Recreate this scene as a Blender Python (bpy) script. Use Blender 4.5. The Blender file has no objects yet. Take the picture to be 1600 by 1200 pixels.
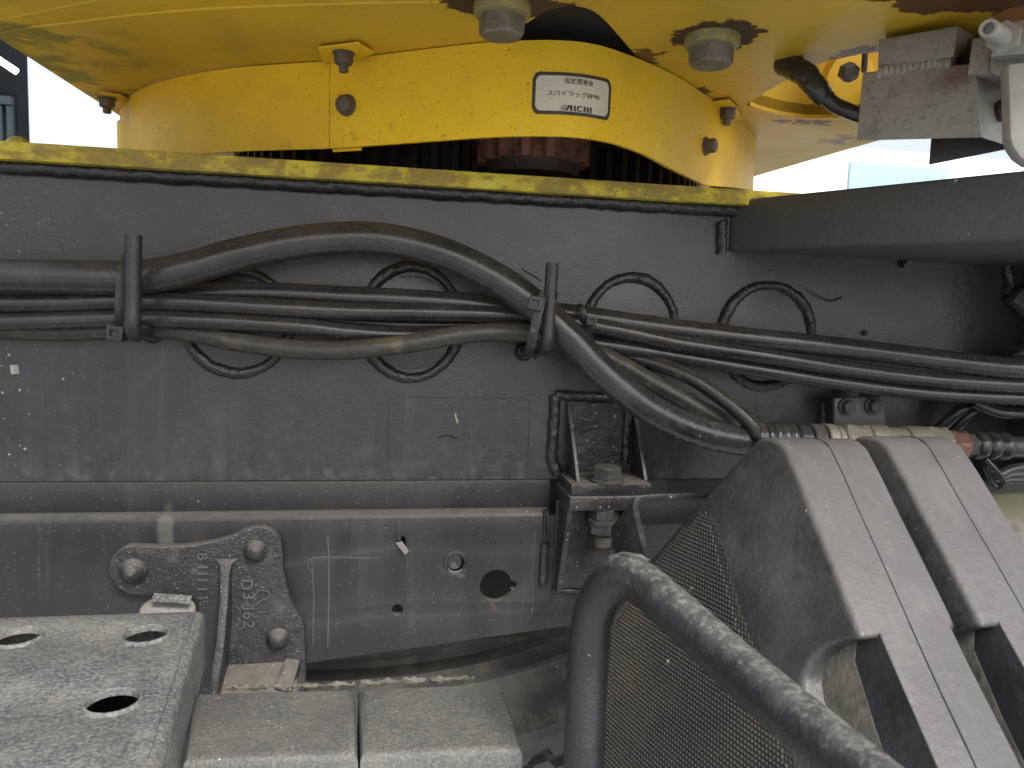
import bpy, bmesh, math, random
from mathutils import Vector, Matrix, noise
R = math.radians
S = bpy.context.scene
COL = S.collection
random.seed(7)

# ------------------------------------------------------------------ camera
# World: X runs along the truck frame, Y points into the truck, Z up, origin height = camera height
F = 1200.0
PITCH = math.atan(126 / 1200)
AX = math.atan2(6700, 1200)
ROLL = R(2.06)
ax = Vector((math.cos(AX), math.sin(AX), 0))
r0 = Vector((math.sin(AX), -math.cos(AX), 0))
cf = ax * math.cos(PITCH) + Vector((0, 0, -math.sin(PITCH)))
u0 = ax * math.sin(PITCH) + Vector((0, 0, math.cos(PITCH)))
cr = r0 * math.cos(ROLL) + u0 * math.sin(ROLL)
cu = u0 * math.cos(ROLL) - r0 * math.sin(ROLL)
CAM = Vector((0, -.787, 0))
cd = bpy.data.cameras.new('camera')
cam = bpy.data.objects.new('camera', cd)
COL.objects.link(cam)
cam.matrix_world = Matrix(((cr.x, cu.x, -cf.x, CAM.x), (cr.y, cu.y, -cf.y, CAM.y), (cr.z, cu.z, -cf.z, CAM.z), (0, 0, 0, 1)))
cd.sensor_width = 36
cd.lens = 27
cd.clip_start = .02
cd.clip_end = 500
cd.dof.use_dof = True
cd.dof.focus_distance = .74
cd.dof.aperture_fstop = 16
S.camera = cam

# ------------------------------------------------------------------ sky, sun, exposure
SUN_EL, SUN_AZ = R(44), R(160)      # azimuth measured from +Y towards +X: behind and right of the viewer
w = bpy.data.worlds.new('World')
S.world = w
w.use_nodes = True
nt = w.node_tree
bg = nt.nodes['Background']
sk = nt.nodes.new('ShaderNodeTexSky')
sk.sky_type = 'NISHITA'
sk.sun_disc = False
sk.sun_elevation = SUN_EL
sk.sun_rotation = SUN_AZ
sk.air_density = 1.0
sk.dust_density = 4.0
sk.ozone_density = 1.0
hs = nt.nodes.new('ShaderNodeHueSaturation')
hs.inputs['Saturation'].default_value = .45
nt.links.new(sk.outputs[0], hs.inputs['Color'])
nt.links.new(hs.outputs[0], bg.inputs['Color'])
bg.inputs['Strength'].default_value = .15
sl = bpy.data.lights.new('sun', 'SUN')
sl.energy = 1.5
sl.angle = R(13)
sl.color = (1, .975, .94)
so = bpy.data.objects.new('sun', sl)
COL.objects.link(so)
sd = Vector((math.sin(SUN_AZ) * math.cos(SUN_EL), math.cos(SUN_AZ) * math.cos(SUN_EL), math.sin(SUN_EL)))
so.rotation_euler = sd.to_track_quat('Z', 'Y').to_euler()
S.view_settings.view_transform = 'Standard'
S.view_settings.look = 'None'
S.view_settings.exposure = .95
S.view_settings.gamma = 1


# ------------------------------------------------------------------ pixel -> place helpers
def ray(x, y): return cf * F + cr * (x - 800) + cu * (600 - y)
def PY(x, y, Y=0.0):
    d = ray(x, y)
    return CAM + d * ((Y - CAM.y) / d.y)
def PZ(x, y, Z):
    d = ray(x, y)
    return CAM + d * ((Z - CAM.z) / d.z)
def PX(x, y, X):
    d = ray(x, y)
    return CAM + d * ((X - CAM.x) / d.x)
def PD(x, y, D): return CAM + ray(x, y) / F * D


# ------------------------------------------------------------------ materials
def new_mat(name):
    m = bpy.data.materials.new(name)
    m.use_nodes = True
    return m, m.node_tree.nodes, m.node_tree.links

def M(name, base, base2=None, nscale=25, rough=.5, metal=0, bump=(), layers=(), spec=.5, coat=0):
    m, N, L = new_mat(name)
    b = N['Principled BSDF']
    geo = N.new('ShaderNodeNewGeometry')
    pos = geo.outputs['Position']
    def val(x):
        n = N.new('ShaderNodeValue'); n.outputs[0].default_value = x; return n.outputs[0]
    def math_(op, a, c=None, clamp=False):
        n = N.new('ShaderNodeMath'); n.operation = op; n.use_clamp = clamp
        for i, v in enumerate((a, c)):
            if v is None: continue
            if isinstance(v, (int, float)): n.inputs[i].default_value = v
            else: L.new(v, n.inputs[i])
        return n.outputs[0]
    def nz(scale, detail=4, stretch=None, rgh=.6, off=0, dist=0):
        mp = N.new('ShaderNodeMapping'); L.new(pos, mp.inputs[0])
        s = stretch or (1, 1, 1)
        mp.inputs['Scale'].default_value = s
        mp.inputs['Location'].default_value = (off, off * 1.7, off * .3)
        n = N.new('ShaderNodeTexNoise')
        L.new(mp.outputs[0], n.inputs['Vector'])
        n.inputs['Scale'].default_value = scale
        n.inputs['Detail'].default_value = detail
        n.inputs['Roughness'].default_value = rgh
        n.inputs['Distortion'].default_value = dist
        return n.outputs[0]
    def ramp(v, lo, hi):
        n = N.new('ShaderNodeMapRange'); n.clamp = True
        L.new(v, n.inputs[0])
        n.inputs[1].default_value = lo; n.inputs[2].default_value = hi
        n.inputs[3].default_value = 0; n.inputs[4].default_value = 1
        return n.outputs[0]
    def rgb(c):
        n = N.new('ShaderNodeRGB'); n.outputs[0].default_value = (*c, 1); return n.outputs[0]
    def mix(f, a, c):
        n = N.new('ShaderNodeMix'); n.data_type = 'RGBA'
        L.new(f, n.inputs[0]); L.new(a, n.inputs[6]); L.new(c, n.inputs[7])
        return n.outputs[2]
    def mixf(f, a, c):
        n = N.new('ShaderNodeMix'); n.data_type = 'FLOAT'
        L.new(f, n.inputs[0]); L.new(a, n.inputs[2]); L.new(c, n.inputs[3])
        return n.outputs[0]
    col = rgb(base)
    if base2: col = mix(ramp(nz(nscale, 6), .35, .65), col, rgb(base2))
    ro = math_('ADD', math_('MULTIPLY', nz(nscale * 2.3, 4, off=3), .2), rough - .1)
    met = val(metal)
    sepz = None
    height_extra = None
    for ly in layers:
        k = ly['k']
        off = ly.get('off', 1.3)
        if k == 'noise':
            f = ramp(nz(ly['s'], ly.get('d', 6), ly.get('st'), off=off, dist=ly.get('dist', 0)), ly['lo'], ly['hi'])
        elif k == 'spk':            # small scattered flecks
            mp = N.new('ShaderNodeMapping'); L.new(pos, mp.inputs[0]); mp.inputs['Location'].default_value = (off, off, off)
            v = N.new('ShaderNodeTexVoronoi'); v.inputs['Scale'].default_value = ly['s']
            L.new(mp.outputs[0], v.inputs['Vector'])
            sep = N.new('ShaderNodeSeparateColor'); L.new(v.outputs['Color'], sep.inputs[0])
            keep = ramp(sep.outputs[0], ly.get('keep', .8), ly.get('keep', .8) + .02)
            d2 = math_('ADD', v.outputs['Distance'], math_('MULTIPLY', math_('SUBTRACT', nz(ly['s'] * 3, 2), .5), .35))
            f = math_('MULTIPLY', math_('SUBTRACT', 1, ramp(d2, ly['lo'], ly['hi'])), keep)
        elif k == 'up':             # settled dust on faces that look up
            sp = N.new('ShaderNodeSeparateXYZ'); L.new(geo.outputs['Normal'], sp.inputs[0])
            a = math_('ADD', sp.outputs[2], math_('MULTIPLY', math_('SUBTRACT', nz(ly['s'], 6, off=off), .5), ly.get('n', 1.0)))
            f = ramp(a, ly['lo'], ly['hi'])
        elif k == 'sph':            # ragged spot round a point
            vm = N.new('ShaderNodeVectorMath'); vm.operation = 'SUBTRACT'; L.new(pos, vm.inputs[0]); vm.inputs[1].default_value = tuple(ly['c'])
            vs = N.new('ShaderNodeVectorMath'); vs.operation = 'MULTIPLY'; L.new(vm.outputs[0], vs.inputs[0]); vs.inputs[1].default_value = ly.get('sc', (1, 1, 1))
            vl = N.new('ShaderNodeVectorMath'); vl.operation = 'LENGTH'; L.new(vs.outputs[0], vl.inputs[0])
            a = math_('SUBTRACT', 1, math_('DIVIDE', vl.outputs['Value'], ly['r']))
            a = math_('ADD', a, math_('MULTIPLY', math_('SUBTRACT', nz(ly['s'], 6, off=off), .5), ly.get('n', 1.0)))
            f = ramp(a, ly['lo'], ly['hi'])
        if 'm' in ly:               # limit to a range along one axis
            for (axn, a0, a1) in ly['m']:
                sp = N.new('ShaderNodeSeparateXYZ'); L.new(pos, sp.inputs[0])
                f = math_('MULTIPLY', f, ramp(sp.outputs['XYZ'.index(axn)], a0, a1))
        f = math_('MULTIPLY', f, ly.get('a', 1.0), True)
        col = mix(f, col, rgb(ly['c0']))
        if 'r' in ly and k != 'sph': ro = mixf(f, ro, val(ly['r']))
        if 'rr' in ly: ro = mixf(f, ro, val(ly['rr']))
        if 'met' in ly: met = mixf(f, met, val(ly['met']))
        if 'h' in ly:
            hh = math_('MULTIPLY', f, ly['h'])
            height_extra = hh if height_extra is None else math_('ADD', height_extra, hh)
    L.new(col, b.inputs['Base Color'])
    L.new(ro, b.inputs['Roughness'])
    L.new(met, b.inputs['Metallic'])
    b.inputs['Specular IOR Level'].default_value = spec
    if coat:
        b.inputs['Coat Weight'].default_value = coat
        b.inputs['Coat Roughness'].default_value = .25
    h = height_extra
    for (sc, amp) in bump:
        t = math_('MULTIPLY', nz(sc, 3, off=5), amp)
        h = t if h is None else math_('ADD', h, t)
    if h is not None:
        bp = N.new('ShaderNodeBump'); bp.inputs['Distance'].default_value = 1.0; bp.inputs['Strength'].default_value = 1.0
        L.new(h, bp.inputs['Height']); L.new(bp.outputs[0], b.inputs['Normal'])
    return m

DUST = (.2, .18, .145)
WX = lambda px, py: PY(px, py, 0).x
drips = []
for (px, py, wd, z0, z1, am) in ((205, 560, .006, .0, -.19, .25), (252, 560, .0035, .02, -.185, .28), (358, 640, .02, -.09, -.19, .22), (640, 620, .006, -.08, -.19, .3),
                       (430, 680, .018, -.11, -.19, .15), (735, 640, .012, -.06, -.19, .10), (60, 500, .03, .05, -.19, .10), (120, 500, .01, .08, -.19, .1), (1000, 300, .01, .1, 0, .08)):
    x = WX(px, py)
    drips.append(dict(k='noise', s=14, st=(9, 1, .35), lo=.36, hi=.6, off=px * .01, c0=(.13, .128, .12), a=am * .5, rr=.6, m=(('X', x - wd, x - wd * .6), ('X', x + wd, x + wd * .6), ('Z', z0, z0 - .03))))
paint_frame = M('frame_paint', (.026, .028, .032), (.032, .034, .039), 9, rough=.27, bump=((420, .0003), (130, .0002), (18, .0007)), layers=[
    dict(k='noise', s=5, st=(1.6, 1, .7), lo=.45, hi=.8, c0=(.06, .06, .06), a=.35, rr=.5),
    dict(k='noise', s=40, st=(3, 1, .25), lo=.55, hi=.8, c0=(.11, .108, .1), a=.2, rr=.6, m=(('Z', .0, -.16),)),
    *drips,
    dict(k='noise', s=60, st=(1.5, 1, .6), lo=.56, hi=.64, c0=(.015, .015, .016), a=.85, off=9, m=(('Z', -.163, -.182),)),
    dict(k='noise', s=75, lo=.5, hi=.7, c0=(.15, .14, .12), a=.35, off=4, rr=.8, m=(('Z', -.12, -.19),)),
    dict(k='noise', s=20, st=(1, 1, 1), lo=.55, hi=.62, c0=(.1, .1, .095), a=.2, off=14, m=(('Z', -.02, -.12),)),
    dict(k='spk', s=330, lo=.1, hi=.22, keep=.9, c0=(.3, .29, .26), a=.4, rr=.8),
    dict(k='spk', s=110, lo=.03, hi=.10, keep=.97, c0=(.3, .29, .27), a=.4, off=2.1, rr=.8, m=(('X', -.12, -.3),)),
    dict(k='spk', s=230, lo=.06, hi=.2, keep=.8, c0=(.55, .53, .47), a=.7, off=4.1, rr=.8, m=(('X', -.23, -.34),)),
    dict(k='spk', s=50, lo=.03, hi=.08, keep=.85, c0=(.55, .5, .42), a=.9, off=7.1, rr=.8, m=(('X', -.24, -.3), ('Z', .0, -.03))),
])
paint_rail = M('rail_paint', (.017, .019, .022), (.024, .026, .029), 14, rough=.42, spec=.4, bump=((300, .0004), (60, .0007)), layers=[
    dict(k='noise', s=9, st=(2.5, 1, .5), lo=.45, hi=.75, c0=(.055, .055, .055), a=.4, rr=.55),
    dict(k='noise', s=30, st=(3.5, 1, .18), lo=.56, hi=.7, c0=(.09, .088, .083), a=.2, off=6, rr=.6),
    dict(k='noise', s=90, lo=.56, hi=.64, c0=(.025, .025, .027), a=.6, off=11),
    dict(k='up', s=60, lo=.35, hi=.9, n=.6, c0=(.15, .138, .118), a=.6, rr=.85),
    dict(k='spk', s=330, lo=.1, hi=.24, keep=.86, c0=(.3, .29, .27), a=.4),
    dict(k='spk', s=100, lo=.03, hi=.09, keep=.95, c0=(.34, .32, .29), a=.6, off=3.3),
    dict(k='sph', c=PY(772, 948, -.012), r=.016, sc=(1, 1, 1.6), s=190, n=1.9, lo=.55, hi=.7, c0=(.11, .05, .035), a=.5),
    dict(k='sph', c=PY(712, 892, -.012), r=.026, sc=(1, 1, 1.2), s=120, n=1.4, lo=.6, hi=.8, c0=(.12, .115, .105), a=.5),
    dict(k='sph', c=PY(258, 830, -.012), r=.03, sc=(2.2, 1, .7), s=60, n=.8, lo=.35, hi=.6, c0=(.12, .115, .1), a=.6),
])
paint_black = M('black_paint', (.017, .018, .021), (.025, .026, .029), 30, rough=.33, bump=((300, .0006), (70, .0012)), layers=[
    dict(k='noise', s=45, lo=.52, hi=.72, c0=(.075, .073, .068), a=.4, rr=.6),
    dict(k='up', s=90, lo=.3, hi=1.0, n=.9, c0=DUST, a=.6, rr=.9),
    dict(k='spk', s=240, lo=.16, hi=.28, keep=.86, c0=(.42, .4, .36), a=.5),
    dict(k='noise', s=85, lo=.66, hi=.7, c0=(.25, .11, .05), a=.5, off=8)])
weld_paint = M('weld_paint', (.015, .016, .018), (.021, .022, .024), 60, rough=.25, bump=((160, .0015), (420, .0006)), layers=[
    dict(k='noise', s=70, lo=.62, hi=.8, c0=(.1, .095, .085), a=.35, rr=.6)])
beam_paint = M('beam_paint', (.062, .063, .066), (.075, .075, .077), 20, rough=.42, bump=((220, .0007),), layers=[
    dict(k='noise', s=35, st=(1, 1, .25), lo=.5, hi=.7, c0=(.08, .075, .064), a=.5, rr=.7),
    dict(k='noise', s=160, lo=.58, hi=.7, c0=(.14, .13, .12), a=.35, off=6),
    dict(k='noise', s=60, st=(1, 1, .2), lo=.64, hi=.7, c0=(.1, .06, .04), a=.3, off=12),
    dict(k='spk', s=120, lo=.08, hi=.2, keep=.9, c0=(.5, .48, .42), a=.6)])
cast_black = M('cast_iron', (.016, .017, .02), (.024, .025, .028), 60, rough=.5, bump=((320, .0013), (130, .0013)), layers=[
    dict(k='up', s=90, lo=.25, hi=.9, n=.7, c0=(.15, .14, .12), a=.6, rr=.9),
    dict(k='noise', s=50, lo=.56, hi=.75, c0=(.12, .115, .105), a=.4, rr=.8),
    dict(k='spk', s=330, lo=.16, hi=.28, keep=.86, c0=(.4, .39, .35), a=.45)])
hose_rubber = M('hose_rubber', (.019, .019, .0205), (.026, .026, .0265), 25, rough=.22, bump=((420, .00015), (60, .0004)), layers=[
    dict(k='noise', s=25, lo=.42, hi=.72, c0=(.062, .06, .055), a=.45, rr=.36),
    dict(k='up', s=70, lo=.55, hi=1.3, n=.7, c0=(.1, .094, .08), a=.5, rr=.6),
    dict(k='noise', s=200, lo=.55, hi=.68, c0=(.09, .085, .073), a=.25, off=8, rr=.6),
    dict(k='sph', c=PY(1075, 680, -.06), r=.075, s=150, n=3.2, lo=.9, hi=1.05, c0=(.25, .235, .2), a=.6),
    dict(k='spk', s=130, lo=.06, hi=.18, keep=.95, c0=(.3, .28, .24), a=.4)])
hose_brown = M('dusty_hose_rubber', (.024, .023, .02), (.04, .037, .03), 30, rough=.38, bump=((350, .0005),), layers=[
    dict(k='up', s=70, lo=.2, hi=1.0, n=.8, c0=(.11, .103, .083), a=.55, rr=.7),
    dict(k='noise', s=120, lo=.52, hi=.68, c0=(.11, .103, .083), a=.4, off=8),
    dict(k='noise', s=30, lo=.6, hi=.7, c0=(.17, .155, .08), a=.4, off=15)])
hose_gloss = M('smooth_hose_rubber', (.018, .018, .019), (.028, .028, .028), 30, rough=.27, bump=((200, .0003),), layers=[
    dict(k='up', s=60, lo=.5, hi=1.3, n=.9, c0=(.22, .2, .16), a=.4, rr=.8),
    dict(k='noise', s=90, lo=.6, hi=.75, c0=(.14, .13, .11), a=.4, rr=.7)])
plastic = M('tie_plastic', (.018, .018, .018), (.03, .029, .027), 60, rough=.45, bump=((500, .0004),), layers=[
    dict(k='up', s=90, lo=.2, hi=1.0, n=.8, c0=(.13, .12, .1), a=.5),
    dict(k='noise', s=120, lo=.6, hi=.7, c0=(.2, .18, .15), a=.4, off=3)])
rod_paint = M('rod_paint', (.017, .018, .02), (.026, .026, .027), 60, rough=.35, bump=((450, .0007),), layers=[
    dict(k='spk', s=520, lo=.15, hi=.3, keep=.8, c0=(.2, .19, .165), a=.5),
    dict(k='up', s=80, lo=.3, hi=1.0, n=.6, c0=DUST, a=.7),
    dict(k='noise', s=60, lo=.62, hi=.7, c0=(.2, .1, .05), a=.5, off=5)])
B1 = PZ(785, 8, .233)
B2 = PZ(1113, 58, .233)
yellow_deck = M('deck_yellow', (.68, .43, .028), (.56, .37, .035), 7, rough=.5, spec=.25, bump=((120, .0006), (20, .0012)), layers=[
    dict(k='noise', s=6, lo=.4, hi=.7, c0=(.5, .33, .04), a=.6, rr=.6),
    dict(k='noise', s=5, lo=.45, hi=.7, c0=(.7, .43, .03), a=.5, off=7, m=(('X', .2, .4),)),
    dict(k='noise', s=18, st=(1, .3, 1), lo=.5, hi=.72, c0=(.3, .22, .045), a=.4, off=17),
    dict(k='noise', s=18, lo=.5, hi=.6, c0=(.17, .17, .045), a=.9, off=3, h=-.0006, m=(('X', -.22, -.27),)),
    dict(k='spk', s=110, lo=.05, hi=.13, keep=.9, c0=(.1, .05, .02), a=.8),
    dict(k='noise', s=40, st=(.4, 1.5, 1), lo=.71, hi=.74, c0=(.1, .04, .02), a=.9, off=27),
    dict(k='sph', c=B1, r=.062, sc=(.75, 1.15, 1), s=55, n=.9, lo=.4, hi=.44, c0=(.06, .035, .025), a=.96, rr=.85, h=-.001),
    dict(k='sph', c=B2 + Vector((.002, 0, 0)), r=.062, sc=(1, .9, 1), s=55, n=.75, lo=.42, hi=.46, c0=(.05, .03, .022), a=.96, rr=.85, h=-.001),
    dict(k='sph', c=PZ(1000, 90, .233), r=.05, s=70, n=1.4, lo=.6, hi=.66, c0=(.09, .04, .02), a=.9),
    dict(k='sph', c=PZ(1080, 145, .233), r=.035, s=70, n=1.4, lo=.45, hi=.5, c0=(.09, .045, .025), a=.95),
    dict(k='sph', c=PZ(1345, 84, .233), r=.06, s=60, n=1.6, lo=.6, hi=.66, c0=(.1, .05, .025), a=.9),
    dict(k='sph', c=PZ(1500, 0, .233), r=.1, sc=(.6, 1.7, 1), s=30, n=1.2, lo=.5, hi=.54, c0=(.09, .035, .02), a=.95, rr=.85),
    dict(k='sph', c=PZ(1590, 22, .233), r=.03, s=30, n=1.2, lo=.35, hi=.5, c0=(.4, .16, .05), a=.9, rr=.85),
    dict(k='sph', c=PZ(1255, 190, .233), r=.14, sc=(1.1, 2.6, 1), s=45, n=1.5, lo=.78, hi=.84, c0=(.14, .05, .02), a=.9),
    dict(k='sph', c=PZ(1330, 218, .233), r=.12, s=30, n=1.6, lo=.8, hi=.9, c0=(.2, .08, .03), a=.8),
])
yellow_cover = M('cover_yellow', (.82, .53, .018), (.74, .48, .024), 9, rough=.45, spec=.3, bump=((150, .0005), (25, .001)), layers=[
    dict(k='noise', s=7, lo=.45, hi=.75, c0=(.42, .29, .05), a=.5, rr=.55),
    dict(k='noise', s=25, lo=.52, hi=.75, c0=(.42, .34, .05), a=.4, off=12, m=(('X', -.12, -.22),)),
    dict(k='noise', s=9, lo=.4, hi=.6, c0=(.66, .44, .11), a=.5, off=6, m=(('X', .2, .32),)),
    dict(k='noise', s=70, st=(1, 1, 1), lo=.6, hi=.72, c0=(.4, .2, .04), a=.5, off=9, m=(('Z', .175, .155),)),
    dict(k='noise', s=30, st=(1, 1, .3), lo=.62, hi=.75, c0=(.78, .62, .25), a=.3, off=21),
    dict(k='spk', s=300, lo=.14, hi=.25, keep=.82, c0=(.08, .05, .02), a=.75),
    dict(k='spk', s=170, lo=.08, hi=.17, keep=.86, c0=(.1, .06, .02), a=.75, off=5),
    dict(k='spk', s=90, lo=.04, hi=.11, keep=.92, c0=(.75, .6, .4), a=.6, off=8)])
yellow_flange = M('flange_yellow', (.56, .46, .012), (.42, .32, .03), 22, rough=.5, bump=((200, .0012), (40, .0016)), layers=[
    dict(k='noise', s=70, st=(.5, 1, 1), lo=.42, hi=.55, c0=(.25, .18, .04), a=.85, off=3, h=-.0008, rr=.75),
    dict(k='noise', s=170, st=(.6, 1, 1), lo=.5, hi=.58, c0=(.2, .15, .05), a=.55, off=8),
    dict(k='noise', s=14, st=(1, 1, 1), lo=.58, hi=.62, c0=(.55, .47, .03), a=.9, off=12),
    dict(k='noise', s=60, lo=.6, hi=.7, c0=(.32, .14, .06), a=.4, off=17, m=(('X', .0, .1), ('X', .3, .2))),
    dict(k='spk', s=330, lo=.14, hi=.26, keep=.7, c0=(.1, .08, .04), a=.6)])
rust = M('gear_rust', (.26, .12, .075), (.15, .07, .045), 50, rough=.75, bump=((200, .002),), layers=[
    dict(k='noise', s=60, lo=.5, hi=.7, c0=(.03, .018, .014), a=.7)])
rust_dark = M('gear_rust_dark', (.05, .032, .024), (.028, .02, .016), 50, rough=.6, bump=((200, .002),))  # rust darkened in colour so the ring teeth sink into the gap's shade
bolt_grey = M('bolt_steel', (.2, .185, .15), (.12, .11, .09), 60, rough=.55, metal=.3, bump=((300, .0012),), layers=[
    dict(k='noise', s=80, lo=.5, hi=.62, c0=(.13, .1, .06), a=.6, rr=.8),
    dict(k='noise', s=40, lo=.55, hi=.65, c0=(.16, .2, .2), a=.5, off=6)])
bolt_dark = M('bolt_dark', (.035, .034, .032), (.06, .056, .05), 90, rough=.5, metal=.3, bump=((350, .0012),), layers=[
    dict(k='up', s=90, lo=.4, hi=.9, n=.6, c0=(.13, .122, .105), a=.65, rr=.9),
    dict(k='noise', s=150, lo=.56, hi=.66, c0=(.12, .11, .09), a=.4, off=4)])
bolt_brown = M('bolt_brown', (.13, .105, .075), (.09, .075, .06), 90, rough=.6, metal=.2, bump=((350, .001),))
yellow_washer = M('washer_yellow', (.3, .24, .06), (.18, .16, .07), 80, rough=.5, bump=((250, .0015),), layers=[
    dict(k='noise', s=100, lo=.52, hi=.6, c0=(.2, .16, .08), a=.8)])
grey_unit = M('unit_grey', (.27, .26, .235), (.22, .212, .19), 16, rough=.42, bump=((240, .0005), (60, .001)), layers=[
    dict(k='noise', s=60, lo=.55, hi=.68, c0=(.13, .125, .11), a=.6, rr=.6),
    dict(k='noise', s=200, st=(1, 1, 1), lo=.56, hi=.66, c0=(.1, .09, .08), a=.5, off=9),
    dict(k='sph', c=PD(1500, 118, .6), r=.035, sc=(1, 1, 1), s=40, n=1.2, lo=.35, hi=.7, c0=(.14, .06, .05), a=.85),
    dict(k='spk', s=200, lo=.1, hi=.22, keep=.8, c0=(.07, .06, .05), a=.6)])
unit_dark = M('unit_dark', (.05, .048, .042), (.035, .034, .03), 30, rough=.45, bump=((200, .0006),))
plated = M('plated_fitting', (.3, .28, .22), (.22, .2, .16), 60, rough=.45, metal=.25, bump=((300, .0006),), layers=[
    dict(k='noise', s=120, lo=.5, hi=.65, c0=(.2, .18, .13), a=.5), dict(k='up', s=90, lo=.4, hi=1.1, n=.9, c0=(.3, .28, .22), a=.5, rr=.85)])
fit_red = M('reddish_fitting', (.22, .11, .08), (.15, .08, .06), 60, rough=.5, metal=.2, bump=((300, .001),))
step_dust = M('dusty_step_plate', (.075, .079, .085), (.145, .144, .14), 26, rough=.7, bump=((300, .0012), (90, .0006)), layers=[
    dict(k='noise', s=110, lo=.44, hi=.58, c0=(.05, .055, .062), a=.65, off=4),
    dict(k='noise', s=10, lo=.45, hi=.65, c0=(.17, .165, .148), a=.45, off=8),
    dict(k='noise', s=350, lo=.45, hi=.62, c0=(.29, .28, .245), a=.5, off=12),
    dict(k='spk', s=150, lo=.06, hi=.16, keep=.85, c0=(.07, .07, .07), a=.6)])
pad_dust = M('dusty_pad_plate', (.075, .076, .077), (.112, .111, .106), 24, rough=.6, bump=((420, .0012), (80, .0006)), layers=[
    dict(k='noise', s=420, lo=.45, hi=.62, c0=(.2, .19, .165), a=.55, off=12),
    dict(k='noise', s=14, lo=.5, hi=.65, c0=(.075, .074, .073), a=.5, off=3),
    dict(k='spk', s=190, lo=.06, hi=.14, keep=.84, c0=(.6, .58, .5), a=.7)])
mud = M('dried_mud', (.08, .078, .06), (.15, .14, .115), 80, rough=.95, bump=((250, .003),))
KN_T = (PD(1050, 880, .6) - PD(960, 1180, .6))
def chock_mat(name, knurl=False):
    lay = [dict(k='noise', s=35, lo=.45, hi=.7, c0=(.085, .083, .08), a=.4),
           dict(k='up', s=30, lo=.54, hi=.76, n=.24, c0=(.094, .091, .091), a=.97, rr=.5),
           dict(k='noise', s=11, lo=.42, hi=.66, c0=(.062, .06, .06), a=.5, off=2.2),
           dict(k='noise', s=26, st=(1, .35, .35), lo=.56, hi=.74, c0=(.15, .145, .14), a=.4, off=5.5),
           dict(k='noise', s=7, lo=.52, hi=.56, c0=(.13, .125, .12), a=.16, off=15.5),
           dict(k='noise', s=60, st=(1, .4, .4), lo=.56, hi=.7, c0=(.14, .136, .128), a=.3, off=6),
           dict(k='noise', s=240, lo=.58, hi=.68, c0=(.17, .165, .155), a=.25, off=9),
           dict(k='spk', s=80, lo=.05, hi=.12, keep=.97, c0=(.5, .48, .42), a=.8)]
    return M(name, (.022, .022, .023), (.034, .033, .032), 25, rough=.45, bump=((150, .0006), (400, .0003)), layers=lay)
rubber_chock = chock_mat('chock_rubber')
rubber_dust = M('chock_dusty_rubber', (.12, .112, .09), (.07, .068, .06), 30, rough=.85, bump=((150, .001),), layers=[
    dict(k='noise', s=120, st=(1, 1, .5), lo=.48, hi=.62, c0=(.17, .155, .125), a=.6)])
rubber_gloss = M('chock_groove_rubber', (.02, .02, .021), (.035, .036, .04), 30, rough=.3, bump=((100, .0006),), layers=[
    dict(k='noise', s=30, st=(1, .3, .3), lo=.58, hi=.75, c0=(.14, .15, .17), a=.4)])
frame_powder = M('powder_coat', (.015, .016, .0185), (.021, .022, .025), 30, rough=.33, bump=((420, .0006), (60, .0006)), layers=[
    dict(k='up', s=85, lo=.45, hi=1.25, n=1.3, c0=(.12, .119, .115), a=.7, rr=.8),
    dict(k='up', s=230, lo=.85, hi=1.25, n=2.4, c0=(.2, .195, .18), a=.55, rr=.85, off=6),
    dict(k='spk', s=190, lo=.07, hi=.18, keep=.93, c0=(.28, .27, .25), a=.5)])
tyre_rubber = M('tyre_rubber', (.035, .034, .031), (.06, .057, .05), 20, rough=.75, bump=((120, .0012),), layers=[
    dict(k='noise', s=30, lo=.5, hi=.7, c0=(.15, .135, .105), a=.5), dict(k='spk', s=90, lo=.06, hi=.16, keep=.9, c0=(.4, .36, .28), a=.6)])
black_void = M('void_black', (.012, .011, .01), (.02, .018, .015), 20, rough=.7)  # near-black for surfaces that stand in for unlit hollows
label_white = M('label_white', (.62, .58, .5), (.55, .51, .43), 30, rough=.45, layers=[
    dict(k='spk', s=420, lo=.14, hi=.26, keep=.72, c0=(.2, .17, .12), a=.7), dict(k='spk', s=200, lo=.06, hi=.14, keep=.85, c0=(.1, .08, .05), a=.8)])
label_black = M('label_black', (.035, .033, .025), (.05, .046, .035), 40, rough=.45)
concrete = M('ground_concrete', (.4, .405, .41), (.34, .345, .35), 3, rough=.9, bump=((60, .002),))
shed_dark = M('shed_dark', (.006, .008, .01), (.004, .005, .006), 3, rough=.6, spec=.08)  # near-black colour stands in for the unlit shed interior
shed_steel = M('shed_steel', (.03, .04, .045), (.022, .03, .034), 3, rough=.5, spec=.2)
wall_pale = M('pale_wall', (.8, .8, .8), (.74, .75, .76), 1, rough=.7)
wall_blue = M('blue_banner', (.3, .47, .62), (.27, .44, .6), 1, rough=.6)
orange_lit = yellow_deck
def emit(name, col, s):
    m, N, L = new_mat(name)
    b = N['Principled BSDF']
    b.inputs['Emission Color'].default_value = (*col, 1); b.inputs['Emission Strength'].default_value = s
    return m
lamp_glow = emit('lamp_glow', (1, .98, .9), 4)


# ------------------------------------------------------------------ mesh helpers
def join(*gs):
    V, Fc = [], []
    for g in gs:
        o = len(V)
        V += list(g[0]); Fc += [tuple(i + o for i in f) for f in g[1]]
    return V, Fc

def box(x0, x1, y0, y1, z0, z1):
    v = [Vector((x, y, z)) for x in (x0, x1) for y in (y0, y1) for z in (z0, z1)]
    return v, [(0, 1, 3, 2), (4, 6, 7, 5), (0, 4, 5, 1), (2, 3, 7, 6), (0, 2, 6, 4), (1, 5, 7, 3)]

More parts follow.
